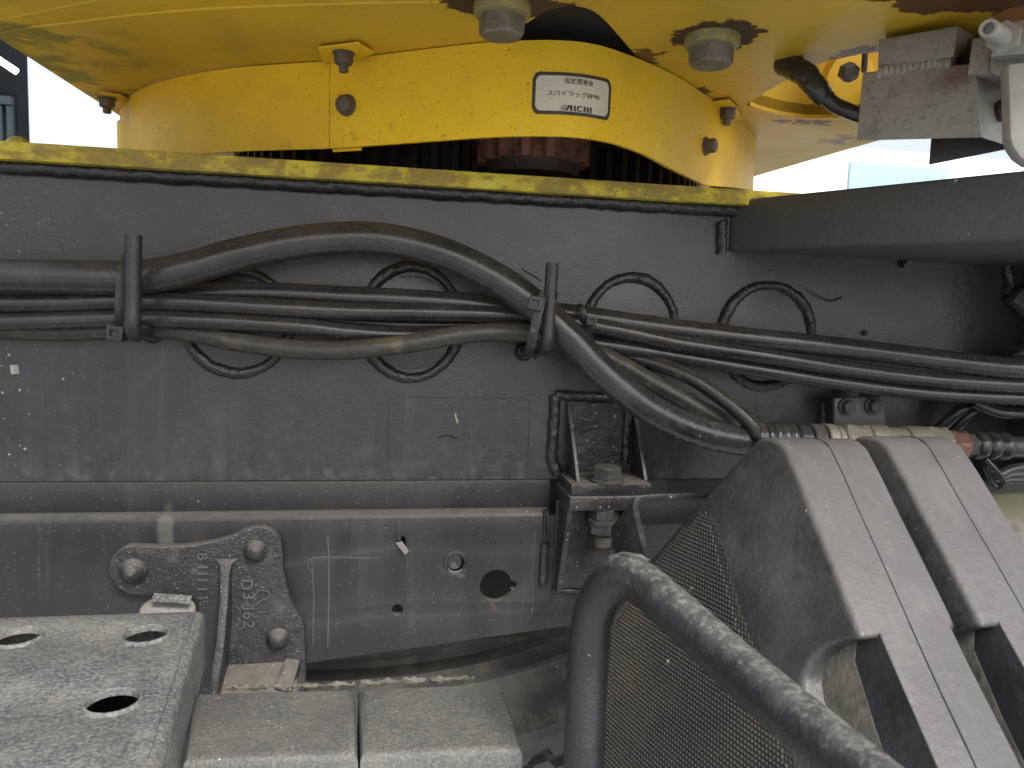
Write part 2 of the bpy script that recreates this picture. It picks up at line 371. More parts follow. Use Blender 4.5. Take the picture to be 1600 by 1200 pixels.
def prism(pts, vec):
    pts = [Vector(p) for p in pts]; n = len(pts)
    v = pts + [p + Vector(vec) for p in pts]
    f = [tuple(range(n)), tuple(range(2 * n - 1, n - 1, -1))]
    f += [(i, (i + 1) % n, (i + 1) % n + n, i + n) for i in range(n)]
    return v, f

def loft(a, b):
    n = len(a)
    v = [Vector(p) for p in a] + [Vector(p) for p in b]
    f = [tuple(range(n)), tuple(range(2 * n - 1, n - 1, -1))]
    f += [(i, (i + 1) % n, (i + 1) % n + n, i + n) for i in range(n)]
    return v, f

def catmull(P, n=10, closed=False):
    P = [Vector(p) for p in P]
    if closed: Q = [P[-1]] + P + [P[0], P[1]]
    else: Q = [P[0] * 2 - P[1]] + P + [P[-1] * 2 - P[-2]]
    out = []
    for i in range(1, len(Q) - 2):
        a, b, c, d = Q[i - 1:i + 3]
        for j in range(n):
            t = j / n
            out.append(.5 * ((2 * b) + (c - a) * t + (2 * a - 5 * b + 4 * c - d) * t * t + (3 * b - a - 3 * c + d) * t ** 3))
    if not closed: out.append(P[-1])
    return out

def tube(path, r, seg=16, closed=False, jit=0, flat=None):
    n = len(path); V = []; Fc = []
    rf = r if callable(r) else (lambda t: r)
    T = []
    for i in range(n):
        a = path[(i - 1) % n] if (closed or i > 0) else path[0]
        b = path[(i + 1) % n] if (closed or i < n - 1) else path[-1]
        T.append((b - a).normalized())
    up = Vector((0, 0, 1)) if abs(T[0].z) < .9 else Vector((1, 0, 0))
    N0 = (up - T[0] * up.dot(T[0])).normalized()
    for i in range(n):
        N0 = (N0 - T[i] * N0.dot(T[i])).normalized()
        B = T[i].cross(N0)
        rr = rf(i / max(1, n - 1))
        for k in range(seg):
            an = 2 * math.pi * k / seg
            q = rr
            if jit: q *= 1 + jit * noise.noise(path[i] * 120 + Vector((math.cos(an), math.sin(an), 0)) * .8)
            V.append(path[i] + (N0 * math.cos(an) + B * math.sin(an)) * q)
    m = n if closed else n - 1
    for i in range(m):
        for k in range(seg):
            a = i * seg + k; b = i * seg + (k + 1) % seg
            c = ((i + 1) % n) * seg + (k + 1) % seg; d = ((i + 1) % n) * seg + k
            Fc.append((a, b, c, d))
    if not closed:
        Fc.append(tuple(range(seg - 1, -1, -1)))
        Fc.append(tuple(range((n - 1) * seg, n * seg)))
    return V, Fc

def frame_from(axis, hint=None):
    z = Vector(axis).normalized()
    h = Vector(hint) if hint else (Vector((0, 0, 1)) if abs(z.z) < .9 else Vector((1, 0, 0)))
    x = (h - z * h.dot(z)).normalized()
    return x, z.cross(x), z

def lathe(prof, o, axis, seg=32, hint=None, rot=0, cap=True):
    x, y, z = frame_from(axis, hint)
    V = []; Fc = []
    for (r, h) in prof:
        for k in range(seg):
            a = 2 * math.pi * k / seg + rot
            V.append(Vector(o) + z * h + (x * math.cos(a) + y * math.sin(a)) * r)
    for i in range(len(prof) - 1):
        for k in range(seg):
            Fc.append((i * seg + k, i * seg + (k + 1) % seg, (i + 1) * seg + (k + 1) % seg, (i + 1) * seg + k))
    if cap:
        Fc.append(tuple(range(seg - 1, -1, -1)))
        Fc.append(tuple(range((len(prof) - 1) * seg, len(prof) * seg)))
    return V, Fc

def hexhead(o, axis, af, h, rot=0, dome=.0):
    """hexagonal head with the chamfered crown"""
    r = af / 2 / math.cos(math.pi / 6)
    x, y, z = frame_from(axis)
    V = []; Fc = []; seg = 24
    def ringpts(rad_fn, hh_fn):
        base = len(V)
        for k in range(seg):
            a = 2 * math.pi * k / seg + rot
            hexr = af / 2 / math.cos(((a - rot) % (math.pi / 3)) - math.pi / 6)
            V.append(Vector(o) + z * hh_fn(hexr) + (x * math.cos(a) + y * math.sin(a)) * rad_fn(hexr))
        return base
    rings = [ringpts(lambda q: q, lambda q: 0), ringpts(lambda q: q, lambda q: h * .9 - (q - af / 2) * .55),
             ringpts(lambda q: af / 2 * .96, lambda q: h * .985), ringpts(lambda q: af / 2 * .88, lambda q: h)]
    for i in range(3):
        for k in range(seg):
            a, b = rings[i], rings[i + 1]
            Fc.append((a + k, a + (k + 1) % seg, b + (k + 1) % seg, b + k))
    Fc.append(tuple(range(seg - 1, -1, -1))); Fc.append(tuple(rings[3] + k for k in range(seg)))
    return V, Fc

def curveplate(outline, holes, thick, bevel, o, ex, ey, bres=3):
    """outline/holes: 2D lists in the (ex, ey) frame; plate centred on o along ex x ey"""
    ez = Vector(ex).cross(Vector(ey))
    cu_ = bpy.data.curves.new('t', 'CURVE'); cu_.dimensions = '2D'; cu_.fill_mode = 'BOTH'
    cu_.extrude = thick / 2 - bevel; cu_.bevel_depth = bevel; cu_.bevel_resolution = bres; cu_.offset = -bevel
    for lp in [outline] + list(holes):
        s = cu_.splines.new('POLY'); s.points.add(len(lp) - 1)
        for i, (a, b) in enumerate(lp): s.points[i].co = (a, b, 0, 1)
        s.use_cyclic_u = True
    ob = bpy.data.objects.new('t', cu_); COL.objects.link(ob)
    dg = bpy.context.evaluated_depsgraph_get(); dg.update()
    me = bpy.data.meshes.new_from_object(ob.evaluated_get(dg))
    V = [Vector(o) + Vector(ex) * v.co.x + Vector(ey) * v.co.y + ez * v.co.z for v in me.vertices]
    Fc = [tuple(p.vertices) for p in me.polygons]
    bpy.data.objects.remove(ob); bpy.data.curves.remove(cu_); bpy.data.meshes.remove(me)
    return V, Fc

def textgeo(s, size, thick=0, bold=0, shear=0, space=1.0, res=3):
    cu_ = bpy.data.curves.new('t', 'FONT'); cu_.body = s; cu_.size = size; cu_.align_x = 'CENTER'; cu_.align_y = 'CENTER'
    cu_.extrude = thick; cu_.offset = bold; cu_.shear = shear; cu_.space_character = space; cu_.resolution_u = res
    ob = bpy.data.objects.new('t', cu_); COL.objects.link(ob)
    dg = bpy.context.evaluated_depsgraph_get(); dg.update()
    me = bpy.data.meshes.new_from_object(ob.evaluated_get(dg))
    V = [v.co.copy() for v in me.vertices]; Fc = [tuple(p.vertices) for p in me.polygons]
    bpy.data.objects.remove(ob); bpy.data.curves.remove(cu_); bpy.data.meshes.remove(me)
    return V, Fc

def obj(name, g, mat, parent=None, bevel=0, bseg=2, ang=38, weld=True, fixn=True):
    V, Fc = g
    bm = bmesh.new()
    vs = [bm.verts.new(v) for v in V]
    for f in Fc:
        try: bm.faces.new([vs[i] for i in f])
        except ValueError: pass
    if weld: bmesh.ops.remove_doubles(bm, verts=bm.verts, dist=1e-6)
    if fixn: bmesh.ops.recalc_face_normals(bm, faces=bm.faces)
    if bevel:
        ed = [e for e in bm.edges if len(e.link_faces) == 2 and e.calc_face_angle(0) > R(28)]
        bmesh.ops.bevel(bm, geom=ed, offset=bevel, segments=bseg, profile=.5, affect='EDGES', clamp_overlap=True)
    for e in bm.edges: e.smooth = not (len(e.link_faces) == 2 and e.calc_face_angle(0) > R(ang))
    for f in bm.faces: f.smooth = True
    lo = Vector((min(v.co.x for v in bm.verts), min(v.co.y for v in bm.verts), min(v.co.z for v in bm.verts)))
    hi = Vector((max(v.co.x for v in bm.verts), max(v.co.y for v in bm.verts), max(v.co.z for v in bm.verts)))
    c = (lo + hi) / 2; c.z = lo.z
    bmesh.ops.translate(bm, verts=bm.verts, vec=-c)
    me = bpy.data.meshes.new(name); bm.to_mesh(me); bm.free()
    me.materials.append(mat)
    o = bpy.data.objects.new(name, me); COL.objects.link(o)
    if parent:
        o.parent = parent
        pw = Vector((0, 0, 0)); q = parent
        while q: pw += q.location; q = q.parent
        o.location = c - pw
    else: o.location = c
    return o

def thing(name, label, cat, loc=(0, 0, 0), group=None):
    o = bpy.data.objects.new(name, None); COL.objects.link(o)
    o.empty_display_size = .02
    o.location = Vector(loc); o['label'] = label; o['category'] = cat
    if group: o['group'] = group
    return o
def tag(o, label, cat, group=None):
    o['label'] = label; o['category'] = cat
    if group: o['group'] = group
    return o

# ================================================================== SETTING
GZ = -1.22
g = obj('ground', ([Vector((-200, -200, GZ)), Vector((200, -200, GZ)), Vector((200, 200, GZ)), Vector((-200, 200, GZ))], [(0, 1, 2, 3)]), concrete, fixn=False)
g['kind'] = 'structure'

# dark open shed far behind on the left, with a lit tube
c0 = PY(-60, 300, 9); c1 = PY(31, 300, 9)
shed = thing('shed', 'dark open shed seen beyond the frame at the far left edge', 'building', (c0.x, 9, GZ))
obj('wall', box(c0.x - 4, c1.x, 9, 9.3, GZ, 5), shed_dark, shed)
zz = PY(10, 160, 9).z
obj('beam', box(c0.x - 4, c1.x - .02, 8.9, 8.995, zz - .04, zz + .05), shed_steel, shed)
for px in (4, 20):
    xx = PY(px, 200, 9).x
    obj('post', box(xx - .03, xx + .03, 8.92, 8.99, GZ, zz - .05), shed_steel, shed)
lamp = thing('tube_lamp', 'lit white fluorescent tube hanging in the dark shed', 'lamp', PY(10, 100, 8.7))
obj('tube', tube([PY(-8, 89, 8.7), PY(26, 112, 8.7)], .032, 12), lamp_glow, lamp)
# pale building with a blue banner, washed out, behind on the right
c0 = PY(1150, 300, 16); c1 = PY(1750, 300, 16)
pb = thing('building', 'washed out pale building far behind the crane on the right', 'building', ((c0.x + c1.x) / 2, 16, GZ))
zt_ = PY(1400, 236, 16).z
obj('wall', box(c0.x, c1.x + 3, 16, 18, GZ, zt_), wall_pale, pb)
a = PY(1328, 266, 15.95); b_ = PY(1480, 290, 15.95)
obj('banner', box(a.x, b_.x, 15.93, 15.99, PY(1400, 300, 15.95).z, PY(1400, 258, 15.95).z), wall_blue, pb)

# ================================================================== SUBFRAME (upper box with the hoses)
ZF1, ZF0 = .127, .111          # yellow flange plate
ZW0 = -.1855                   # bottom of the web
sub = thing('crane_subframe', 'black painted steel subframe wall with yellow top flange and round plug welds', 'subframe', (0.1, 0, ZW0))
obj('web_plate', box(-.9, 1.6, 0, .009, ZW0, ZF0), paint_frame, sub)
obj('top_flange', box(-.9, PY(1262, 315, -.02).x, -.021, .9, ZF0, ZF1), yellow_flange, sub, bevel=.0015)
# thin weld seam under the flange
p = []
for i in range(330):
    x = -.6 + i * .0031
    p.append(Vector((x, -.004 + .0012 * noise.noise(Vector((x * 60, 0, 3))), ZF0 - .004 + .0012 * noise.noise(Vector((x * 45, 5, 0))))))
obj('weld_seam', tube(p, .0068, 12, jit=.16), weld_paint, sub)
bl = PY(22, 217, -.02)
obj('weld_blob', lathe([(.001, -.004), (.009, -.003), (.011, .001), (.009, .005), (.004, .008), (.0005, .0085)], Vector((bl.x, -.014, ZF1 - .004)), (0, -1, .6), 14), yellow_flange, sub)
def plug(cx, cy, rx, ry, ph):
    c = PY(cx, cy, 0)
    rx_ = (PY(cx + rx, cy, 0).x - PY(cx - rx, cy, 0).x) / 2
    rz_ = (PY(cx, cy - ry, 0).z - PY(cx, cy + ry, 0).z) / 2
    path = []
    n = 110
    for k in range(n):
        a_ = 2 * math.pi * k / n
        q = 1 + .012 * noise.noise(Vector((math.cos(a_) * 3, math.sin(a_) * 3, ph)))
        path.append(c + Vector((math.cos(a_) * rx_ * q, -.0008, math.sin(a_) * rz_ * q)))
    V, Fc = tube(path, lambda t: .0056 * (1 + .04 * math.sin(t * 2 * math.pi * 42 + ph) + .13 * math.sin(t * 2 * math.pi * 3 + ph)), 12, closed=True, jit=.16)
    obj('plug_weld', (V, Fc), weld_paint, sub)
    # raised disc inside the bead
    obj('plug_disc', lathe([(rx_ * .97, 0), (rx_ * .97, .0012), (rx_ * .9, .0018)], c, (0, -1, 0), 48), paint_frame, sub)
plug(371, 503, 82, 80, 1); plug(643, 504, 76, 87, 2); plug(985, 512, 69, 78, 4); plug(1197, 525, 70, 79, 6)
# scribed outline of a removed sticker
L0, L1 = PY(608, 620, 0), PY(824, 735, 0)
rc = .006
rr_ = []
for (cx, cz, a0) in ((L1.x - rc, L0.z - rc, 0), (L0.x + rc, L0.z - rc, 90), (L0.x + rc, L1.z + rc, 180), (L1.x - rc, L1.z + rc, 270)):
    for k in range(5):
        a_ = R(a0 + k * 22.5); rr_.append(Vector((cx + math.cos(a_) * rc, -.0001, cz + math.sin(a_) * rc)))
obj('sticker_outline', tube(rr_, .00035, 5, closed=True), paint_rail, sub)
scr_m = M('faint_scratch', (.085, .084, .08), rough=.6)
def scribe(pts, rad=.0004, parent=None, mat=None, name='scratch', Y=-.0002):
    obj(name, tube(catmull([PY(a_, b_, Y) for a_, b_ in pts], 6), rad, 5), mat or paint_rail, parent or sub)
chipm = M('bare_chip', (.36, .34, .3), rough=.7)
scribe([(711, 646), (713, 654), (715, 661)], .001, mat=chipm)
scribe([(684, 684), (698, 681), (714, 685)], .0009, mat=weld_paint)
scribe([(815, 420), (835, 432), (846, 440)], .0007, mat=paint_frame)
scribe([(1258, 450), (1275, 462), (1298, 470), (1315, 465)], .0016, mat=paint_frame)   # run of paint
scribe([(22, 570), (24, 584)], .0035, mat=chipm, name='paint_chip')
for (x_, y_) in ((13, 553), (30, 608), (3, 612), (98, 591), (38, 700), (161, 445)):
    scribe([(x_, y_), (x_ + 2, y_ + 3)], .0011, mat=chipm, name='paint_chip')
o1 = PY(1350, 520, 0)
obj('pin_head', lathe([(.003, 0), (.003, .003), (.0015, .0045)], o1, (0, -1, 0), 14), weld_paint, sub)

# black beam that leaves the web towards the viewer
bx0 = PY(1137, 395, 0); bx1 = PD(1640, 372, .59)
d = (Vector((bx1.x, bx1.y, 0)) - Vector((bx0.x, 0, 0))).normalized()
q0 = Vector((bx0.x, -.0005, 0)); q1 = q0 + d * .42
beam = thing('outrigger_beam', 'black rectangular steel beam welded to the frame and running off right', 'beam', (q0.x, -.1, .063))
poly = [(q0.x, -.0005, .0635), (q1.x, q1.y, .0635), (q1.x + .35, q1.y + .05, .0635), (q0.x + .46, -.0005, .0635)]
obj('box_section', prism(poly, (0, 0, .0545)), beam_paint, beam, bevel=.003, bseg=3)
p = [PY(1128, 345 + i * 3.2, -.003) + Vector((.0018 * noise.noise(Vector((i * .6, 0, 0))), 0, 0)) for i in range(17)]
obj('weld_bead', tube(p, .0052, 10, jit=.25), weld_paint, beam)
p = [PY(1416, 378 + i * 3.6, -.004) for i in range(12)]
obj('weld_bead', tube(p, .0055, 9, jit=.6), weld_paint, beam)
p = [PY(1576, 395 + i * 4, -.004) for i in range(17)]
obj('weld_bead', tube(p, .0045, 9, jit=.4), paint_black, sub)
# stiffener at the far right of the web
a = PY(1592, 440, 0)
obj('stiffener', box(a.x + .004, a.x + .012, -.10, 0, ZW0, .066), paint_black, sub)
obj('gusset', prism([PY(1584, 470, -.02), PY(1600, 450, -.02), PY(1640, 450, -.02), PY(1640, 520, -.02)], (0, .015, 0)), beam_paint, sub, bevel=.002)

# ================================================================== CHASSIS RAIL
rail = thing('chassis_rail', 'dusty grey chassis rail with a large round hole, below the subframe', 'chassis rail', (0, 0, -.37))
ZR1 = -.215
YR = -.012
obj('packing_strip', box(-.9, PY(858, 770, 0).x, -.003, .05, ZR1 - .001, ZW0 - .0012), paint_rail, rail, bevel=.001)
obj('dark_filler', box(-.9, 1.2, .012, .05, ZR1 - .001, ZW0 - .001), black_void, rail)  # dark filler added to close the bright gap beside the bracket
obj('packing_strip', box(PY(1005, 770, 0).x, PY(1042, 770, 0).x, -.003, .05, ZR1 - .001, ZW0 - .0012), paint_rail, rail)
xL, xR = -.9, 1.2
zb = lambda x: -.3739 + (x + .0647) * (.0294 / .2794) if x > -.0647 else -.3739 + (x + .0647) * .03
# face plate with real holes
def circ(cx, cy, r_, n=28, Y=YR):
    c = PY(cx, cy, Y); return [(c.x + math.cos(2 * math.pi * k / n) * r_, c.z + math.sin(2 * math.pi * k / n) * r_) for k in range(n)]
c = PY(775, 915, YR); r_ = .0172
big = []
for k in range(40):
    a_ = 2 * math.pi * k / 40
    if abs(a_) < .3 or abs(a_ - 2 * math.pi) < .3: continue
    big.append((c.x + math.cos(a_) * r_, c.z + math.sin(a_) * r_))
nt_ = [(c.x + r_ * math.cos(-.28), c.z + r_ * math.sin(-.28)), (c.x + r_ * 1.17, c.z - .0042), (c.x + r_ * 1.27, c.z - .002), (c.x + r_ * 1.27, c.z + .002), (c.x + r_ * 1.15, c.z + .0042), (c.x + r_ * math.cos(.28), c.z + r_ * math.sin(.28))]
big = big + nt_
slot = [PY(a_, b_, YR) for a_, b_ in ((619, 846), (624, 840), (630, 837), (634, 842), (634, 850), (631, 857), (625, 853))]
slot = [(s_.x, s_.z) for s_ in slot]
out = [(xL, ZR1 - .008), (xL, zb(xL))] + [(x_, zb(x_)) for x_ in (-.3, -.0647, .1, .22, .3)] + [(xR, zb(.3)), (xR, ZR1 - .008)]
V, Fc = curveplate(out, [big, circ(621, 953, .0058), slot], .008, .0004, Vector((0, YR + .004, 0)), Vector((1, 0, 0)), Vector((0, 0, 1)), 1)
obj('side_plate', (V, Fc), paint_rail, rail, ang=30)
# rounded top edge and top flange
prof = []
for k in range(9):
    a_ = R(k * 90 / 8)
    prof.append((YR + .010 - math.cos(a_) * .010, ZR1 - .0105 + math.sin(a_) * .010))
prof += [(.06, ZR1 - .0005), (.06, ZR1 - .007), (YR + .009, ZR1 - .007), (YR + .0075, ZR1 - .0105)]
V = [Vector((xL, y_, z_)) for y_, z_ in prof]; V2 = [Vector((PY(858, 800, YR).x, y_, z_)) for y_, z_ in prof]
obj('top_edge', loft(V, V2), paint_rail, rail, ang=50)
V2b = [Vector((v.x + .0005, v.y, v.z)) for v in V2]
# black sheet added behind the rail so its holes look dark
obj('dark_sheet', box(xL, xR, .085, .09, -.40, ZR1), black_void, rail)
obj('bottom_flange', box(xL, -.065, YR + .008, .085, -.385, -.378), paint_rail, rail)
# bent tab under the slot, pressed dimple
t0 = [PY(618, 848, YR - .001), PY(628, 846, YR - .001), PY(639, 861, YR - .010), PY(633, 867, YR - .010)]
obj('bent_tab', prism(t0, (0, .0012, 0)), M('worn_tab', (.17, .165, .15), rough=.6), rail)
obj('tab_bar', box(PY(619, 835, YR).x, PY(627, 835, YR).x, YR - .0012, YR + .001, PY(620, 845, YR).z, PY(620, 818, YR).z), paint_rail, rail, bevel=.0005)
c = PY(712, 880, YR)
obj('dimple_ring', lathe([(.013, 0), (.0125, .0012), (.010, .0016), (.0085, .0006), (.0083, 0)], c, (0, -1, 0), 32), paint_rail, rail)
obj('dimple_boss', lathe([(.0075, 0), (.007, .0006), (.005, .0008)], c + Vector((-.001, 0, .001)), (0, -1, 0), 20), paint_rail, rail)
for pts in ([(488, 900), (488, 872), (592, 872)], [(836, 830), (834, 880), (832, 965)]):
    scribe(pts, .0003, parent=rail, Y=YR - .0001, mat=scr_m)
scribe([(488, 872), (589, 872)], .00025, parent=rail, Y=YR - .0001, mat=scr_m)
scribe([(487, 873), (490, 930), (489, 1008)], .0005, parent=rail, Y=YR - .0001, mat=scr_m)
scribe([(512, 835), (514, 900), (512, 1010)], .0007, parent=rail, Y=YR - .0001, mat=scr_m)

# ================================================================== TYRE lying under the frame
ty = thing('tyre', 'dusty black truck tyre under the chassis rail, behind the two pads', 'tyre', (.1, .52, -.75))
tc = Vector((-.02, .50, 0)); zt = PY(800, 1148, -.02).z
Rt = (Vector((PY(800, 1148, -.02).x, -.02, 0)) - tc).length
pf = [(Rt * .42, zt - .02), (Rt * .55, zt + .020), (Rt * .66, zt + .036), (Rt * .76, zt + .040), (Rt * .763, zt + .045), (Rt * .78, zt + .045), (Rt * .784, zt + .038), (Rt * .82, zt + .034), (Rt * .823, zt + .037), (Rt * .829, zt + .037), (Rt * .832, zt + .033), (Rt * .87, zt + .029), (Rt * .873, zt + .033), (Rt * .887, zt + .032), (Rt * .89, zt + .027), (Rt * .95, zt + .015), (Rt * .985, zt + .004), (Rt, zt - .004)]
Rt_seg = 150
obj('sidewall', lathe([(a_, b_) for a_, b_ in pf], (tc.x, tc.y, 0), (0, 0, 1), Rt_seg), tyre_rubber, ty, ang=60)
# tread: zig-zag ribs
Vt = []; Ft = []
rows = [(Rt, zt - .004), (Rt + .004, zt - .012), (Rt + .004, zt - .032), (Rt - .006, zt - .034), (Rt - .006, zt - .044), (Rt + .005, zt - .046), (Rt + .005, zt - .085), (Rt - .006, zt - .087), (Rt - .006, zt - .1), (Rt + .005, zt - .102), (Rt + .004, zt - .26)]
ns = 360
for (ra, h_) in rows:
    for k in range(ns):
        a_ = 2 * math.pi * k / ns
        zig = .006 * (1 if (k // 3) % 2 else -1) if h_ < zt - .03 and h_ > zt - .2 else 0
        Vt.append(Vector((tc.x + math.cos(a_) * ra, tc.y + math.sin(a_) * ra, h_ + zig)))
for i in range(len(rows) - 1):
    for k in range(ns): Ft.append((i * ns + k, i * ns + (k + 1) % ns, (i + 1) * ns + (k + 1) % ns, (i + 1) * ns + k))
obj('tread', (Vt, Ft), tyre_rubber, ty, ang=25)
def on_tyre(px, py):
    z_ = zt + .02
    for _ in range(6):
        q = PZ(px, py, z_); rr = (Vector((q.x, q.y, 0)) - tc).length
        for i in range(len(pf) - 1):
            if pf[i][0] <= rr <= pf[i + 1][0]:
                t = (rr - pf[i][0]) / (pf[i + 1][0] - pf[i][0]); z_ = pf[i][1] + t * (pf[i + 1][1] - pf[i][1])
    return PZ(px, py, z_)
for strokes in ([[(812, 1134), (818, 1120), (825, 1133)], [(815, 1129), (822, 1128)]], [[(834, 1112), (833, 1126), (838, 1131), (843, 1127), (843, 1112)]], [[(855, 1126), (857, 1112), (863, 1121), (868, 1110), (872, 1122)]]):
    obj('raised_letter', join(*[tube([on_tyre(*q) + Vector((0, 0, .0006)) for q in s_], .0009, 6) for s_ in strokes]), tyre_rubber, ty)

# ================================================================== CAST BRACKET on the rail (left)
cb = thing('cast_bracket', 'black cast bracket with three visible dome rivets and raised numbers, bolted to the rail', 'bracket', PY(340, 1070, -.03))
YB = YR - .012
z6 = [(75, 350), (88, 300), (120, 258), (165, 225), (215, 208), (300, 214), (450, 216), (600, 205), (750, 180), (850, 150), (930, 108), (1000, 92), (1075, 100), (1130, 140), (1160, 195), (1170, 270), (1172, 350), (1192, 450), (1218, 560), (1262, 645), (1298, 705), (1306, 800), (1306, 1100), (1240, 1140), (640, 1140), (640, 600), (560, 548), (480, 532), (400, 525), (240, 522), (180, 505), (125, 465), (88, 410)]
ol = [PY(150 + a_ / 4, 800 + b_ / 4, YB) for a_, b_ in z6]
ol = [(q.x, q.z) for q in catmull([Vector((q.x, q.z, 0)) for q in [Vector((v.x, v.z, 0)) and Vector((v.x, 0, v.z)) for v in ol]], 3, True)] if False else [(q.x, q.z) for q in ol]
sm = catmull([Vector((a_, b_, 0)) for a_, b_ in ol], 3, True)
V, Fc = curveplate([(q.x, q.y) for q in sm], [], .012, .002, Vector((0, (YR + YB) / 2 - .0005, 0)), Vector((1, 0, 0)), Vector((0, 0, 1)))
obj('plate', (V, Fc), cast_black, cb, ang=50)
for (px, py, r_, pt) in ((208, 893, .0115, 1), (399, 861, .0100, 0), (434, 998, .0100, 0)):
    c = PY(px, py, YB - .002)
    pr = [(r_ * 1.12, 0), (r_ * 1.1, .0012), (r_, .0016), (r_ * .93, .004), (r_ * .75, .0072), (r_ * .5, .0092), (r_ * .22, .0102), (r_ * .02, .0104)]
    if pt: pr = pr[:5] + [(r_ * .5, .011), (r_ * .25, .0135), (.0006, .0145)]
    obj('rivet', lathe(pr, c, (0, -1, 0), 30), cast_black, cb, ang=60)
# stiffening rib
def q4(a_, b_, Y): return PY(150 + a_ / 4, 800 + b_ / 4, Y)
Yt, Yb2 = YB - .007, YB - .045
rows_ = [((740, 292), (890, 292), YB - .001), ((768, 325), (850, 325), Yt), ((775, 400), (832, 400), YB - .011), ((775, 520), (826, 520), YB - .016), ((752, 800), (805, 800), YB - .032), ((722, 1000), (775, 1000), YB - .042), ((700, 1180), (752, 1180), Yb2 - .005)]
Vr = []; Fr = []
for (l_, r__, Y) in rows_:
    a_, b_ = q4(*l_, Y), q4(*r__, Y)
    Vr += [a_, b_, Vector((b_.x + .001, YB + .004, b_.z)), Vector((a_.x, YB + .004, a_.z))]
for i in range(len(rows_) - 1):
    for k in range(4): Fr.append((i * 4 + k, i * 4 + (k + 1) % 4, i * 4 + 4 + (k + 1) % 4, i * 4 + 4 + k))
Fr += [(0, 1, 2, 3), tuple((len(rows_) - 1) * 4 + k for k in (3, 2, 1, 0))]
obj('rib', (Vr, Fr), cast_black, cb, bevel=.0012, ang=30)
# bottom foot
za = PY(400, 1045, YB).z
fa = [PY(352, 1030, YB), PY(430, 1036, YB), PY(456, 1020, YB), PY(462, 1034, YB - .006), PY(450, 1090, YB - .05), PY(345, 1090, YB - .05)]
obj('foot', loft([fa[0], fa[1], fa[2]] + [], [fa[0] + Vector((0, .0, -.05))] + [fa[1] + Vector((0, 0, -.05)), fa[2] + Vector((0, 0, -.05))]), cast_black, cb) if False else None
ft = [PY(350, 1036, YB + .002), PY(462, 1030, YB + .002), PY(470, 1100, YB - .045), PY(340, 1100, YB - .045)]
obj('foot', prism(ft, (0, .004, -.02)), paint_black, cb, bevel=.003, bseg=3)
obj('foot_ridge', prism([PY(427, 1076, YB - .03), PY(446, 1026, YB - .001), PY(470, 1030, YB - .001), PY(455, 1080, YB - .035)], (0, 0.004, -.012)), paint_black, cb, bevel=.002)
# raised casting marks
mark_m = M('lit_mark', (.085, .085, .087), (.055, .055, .057), 60, rough=.45)  # paler than the casting, paints in the light on the raised marks
def emb(s, px, py, hpx, w=1.0, rot=-90, thick=.0017, name='raised_mark'):
    c = PY(px, py, YB - .0012)
    size = hpx / 1200 * .72 * 1.4
    V, Fc = textgeo(s, size, thick, .0002)
    a_ = R(rot)
    W = [c + Vector((v.x * math.cos(a_) - v.y * math.sin(a_), -v.z, v.x * math.sin(a_) + v.y * math.cos(a_))) for v in V]
    obj(name, (W, Fc), mark_m, cb, fixn=True)
for (s_, y_) in (('B', 869), ('11', 891), ('1', 906), ('1', 920), ('1', 934)): emb(s_, 316, y_, 16)
for (s_, y_) in (('D', 913), ('3', 931), ('4', 948), ('6', 961), ('2', 975)): emb(s_, 385 if s_ == 'D' else 388, y_, 19)
def stroke(pts, r_=.0009):
    obj('raised_mark', tube([PY(150 + a_ / 4, 800 + b_ / 4, YB - .0016) for a_, b_ in pts], r_, 6), mark_m, cb)
stroke([(985, 540), (1010, 490), (1075, 495), (1085, 520), (1060, 560)]); stroke([(1000, 585), (1040, 545), (1075, 545)]); stroke([(1010, 625), (1065, 625)]); stroke([(1080, 600), (1082, 560)])
stroke([(1080, 625), (1085, 632)])
# fitting peeping out between bracket and step
pk = thing('air_fitting', 'small grey round fitting peeping out behind the perforated step', 'fitting', PY(270, 950, -.05))
obj('body', lathe([(.024, -.01), (.024, .004), (.021, .006)], PY(262, 958, -.05), (.1, -.2, 1), 30), grey_unit, pk)
obj('clip', prism([PY(238, 933, -.06), PY(298, 937, -.06), PY(297, 944, -.06), PY(237, 941, -.06)], (0, .006, .002)), step_dust, pk, bevel=.0006)

# ================================================================== STEPS
ZS = PY(322, 950, -.105).z
A = PZ(322, 951, ZS); Bp = PZ(247, 1205, ZS)
dr = (Bp - A).normalized(); Lf = A + Vector((-.6, 0, 0)); 
st = thing('perforated_step', 'dusty grey perforated step plate with raised round holes, nearest at lower left', 'step', (A.x - .2, A.y - .1, ZS - .05))
P0 = Vector((A.x, A.y, 0)); P1 = P0 + Vector((dr.x, dr.y, 0)).normalized() * .34
ol = [(P0.x, P0.y), (P0.x - .5, P0.y + .004), (P0.x - .5, P1.y), (P1.x, P1.y)]
holes = []; hc = []
for (px, py) in ((27, 992), (228, 988), (176, 1092)):
    c = PZ(px, py, ZS + .003); hc.append(c)
e1 = hc[1] - hc[0]
more = [hc[2] - e1, hc[0] - e1]
low = hc[2] * 2 - (hc[1] + hc[0]) / 2 
more += [low + e1 * .5 , low - e1 * .5]
more = [c for c in more if c.x > P0.x - .46 and P1.y + .03 < c.y < P0.y - .03 and c.x < P0.x + (P1.x - P0.x) * (P0.y - c.y) / (P0.y - P1.y) - .03]
for c in hc + more:
    holes.append([(c.x + math.cos(2 * math.pi * k / 32) * .0168, c.y + math.sin(2 * math.pi * k / 32) * .0168) for k in range(32)])
ins = .007
dv = (P1 - P0).normalized(); nv = Vector((-dv.y, dv.x, 0))
if nv.x < 0: nv = -nv
n1 = Vector((0, 1, 0))
Ci = P0 + Vector((0, -ins, 0)); k_ = (ins - 0) / max(.2, nv.x)
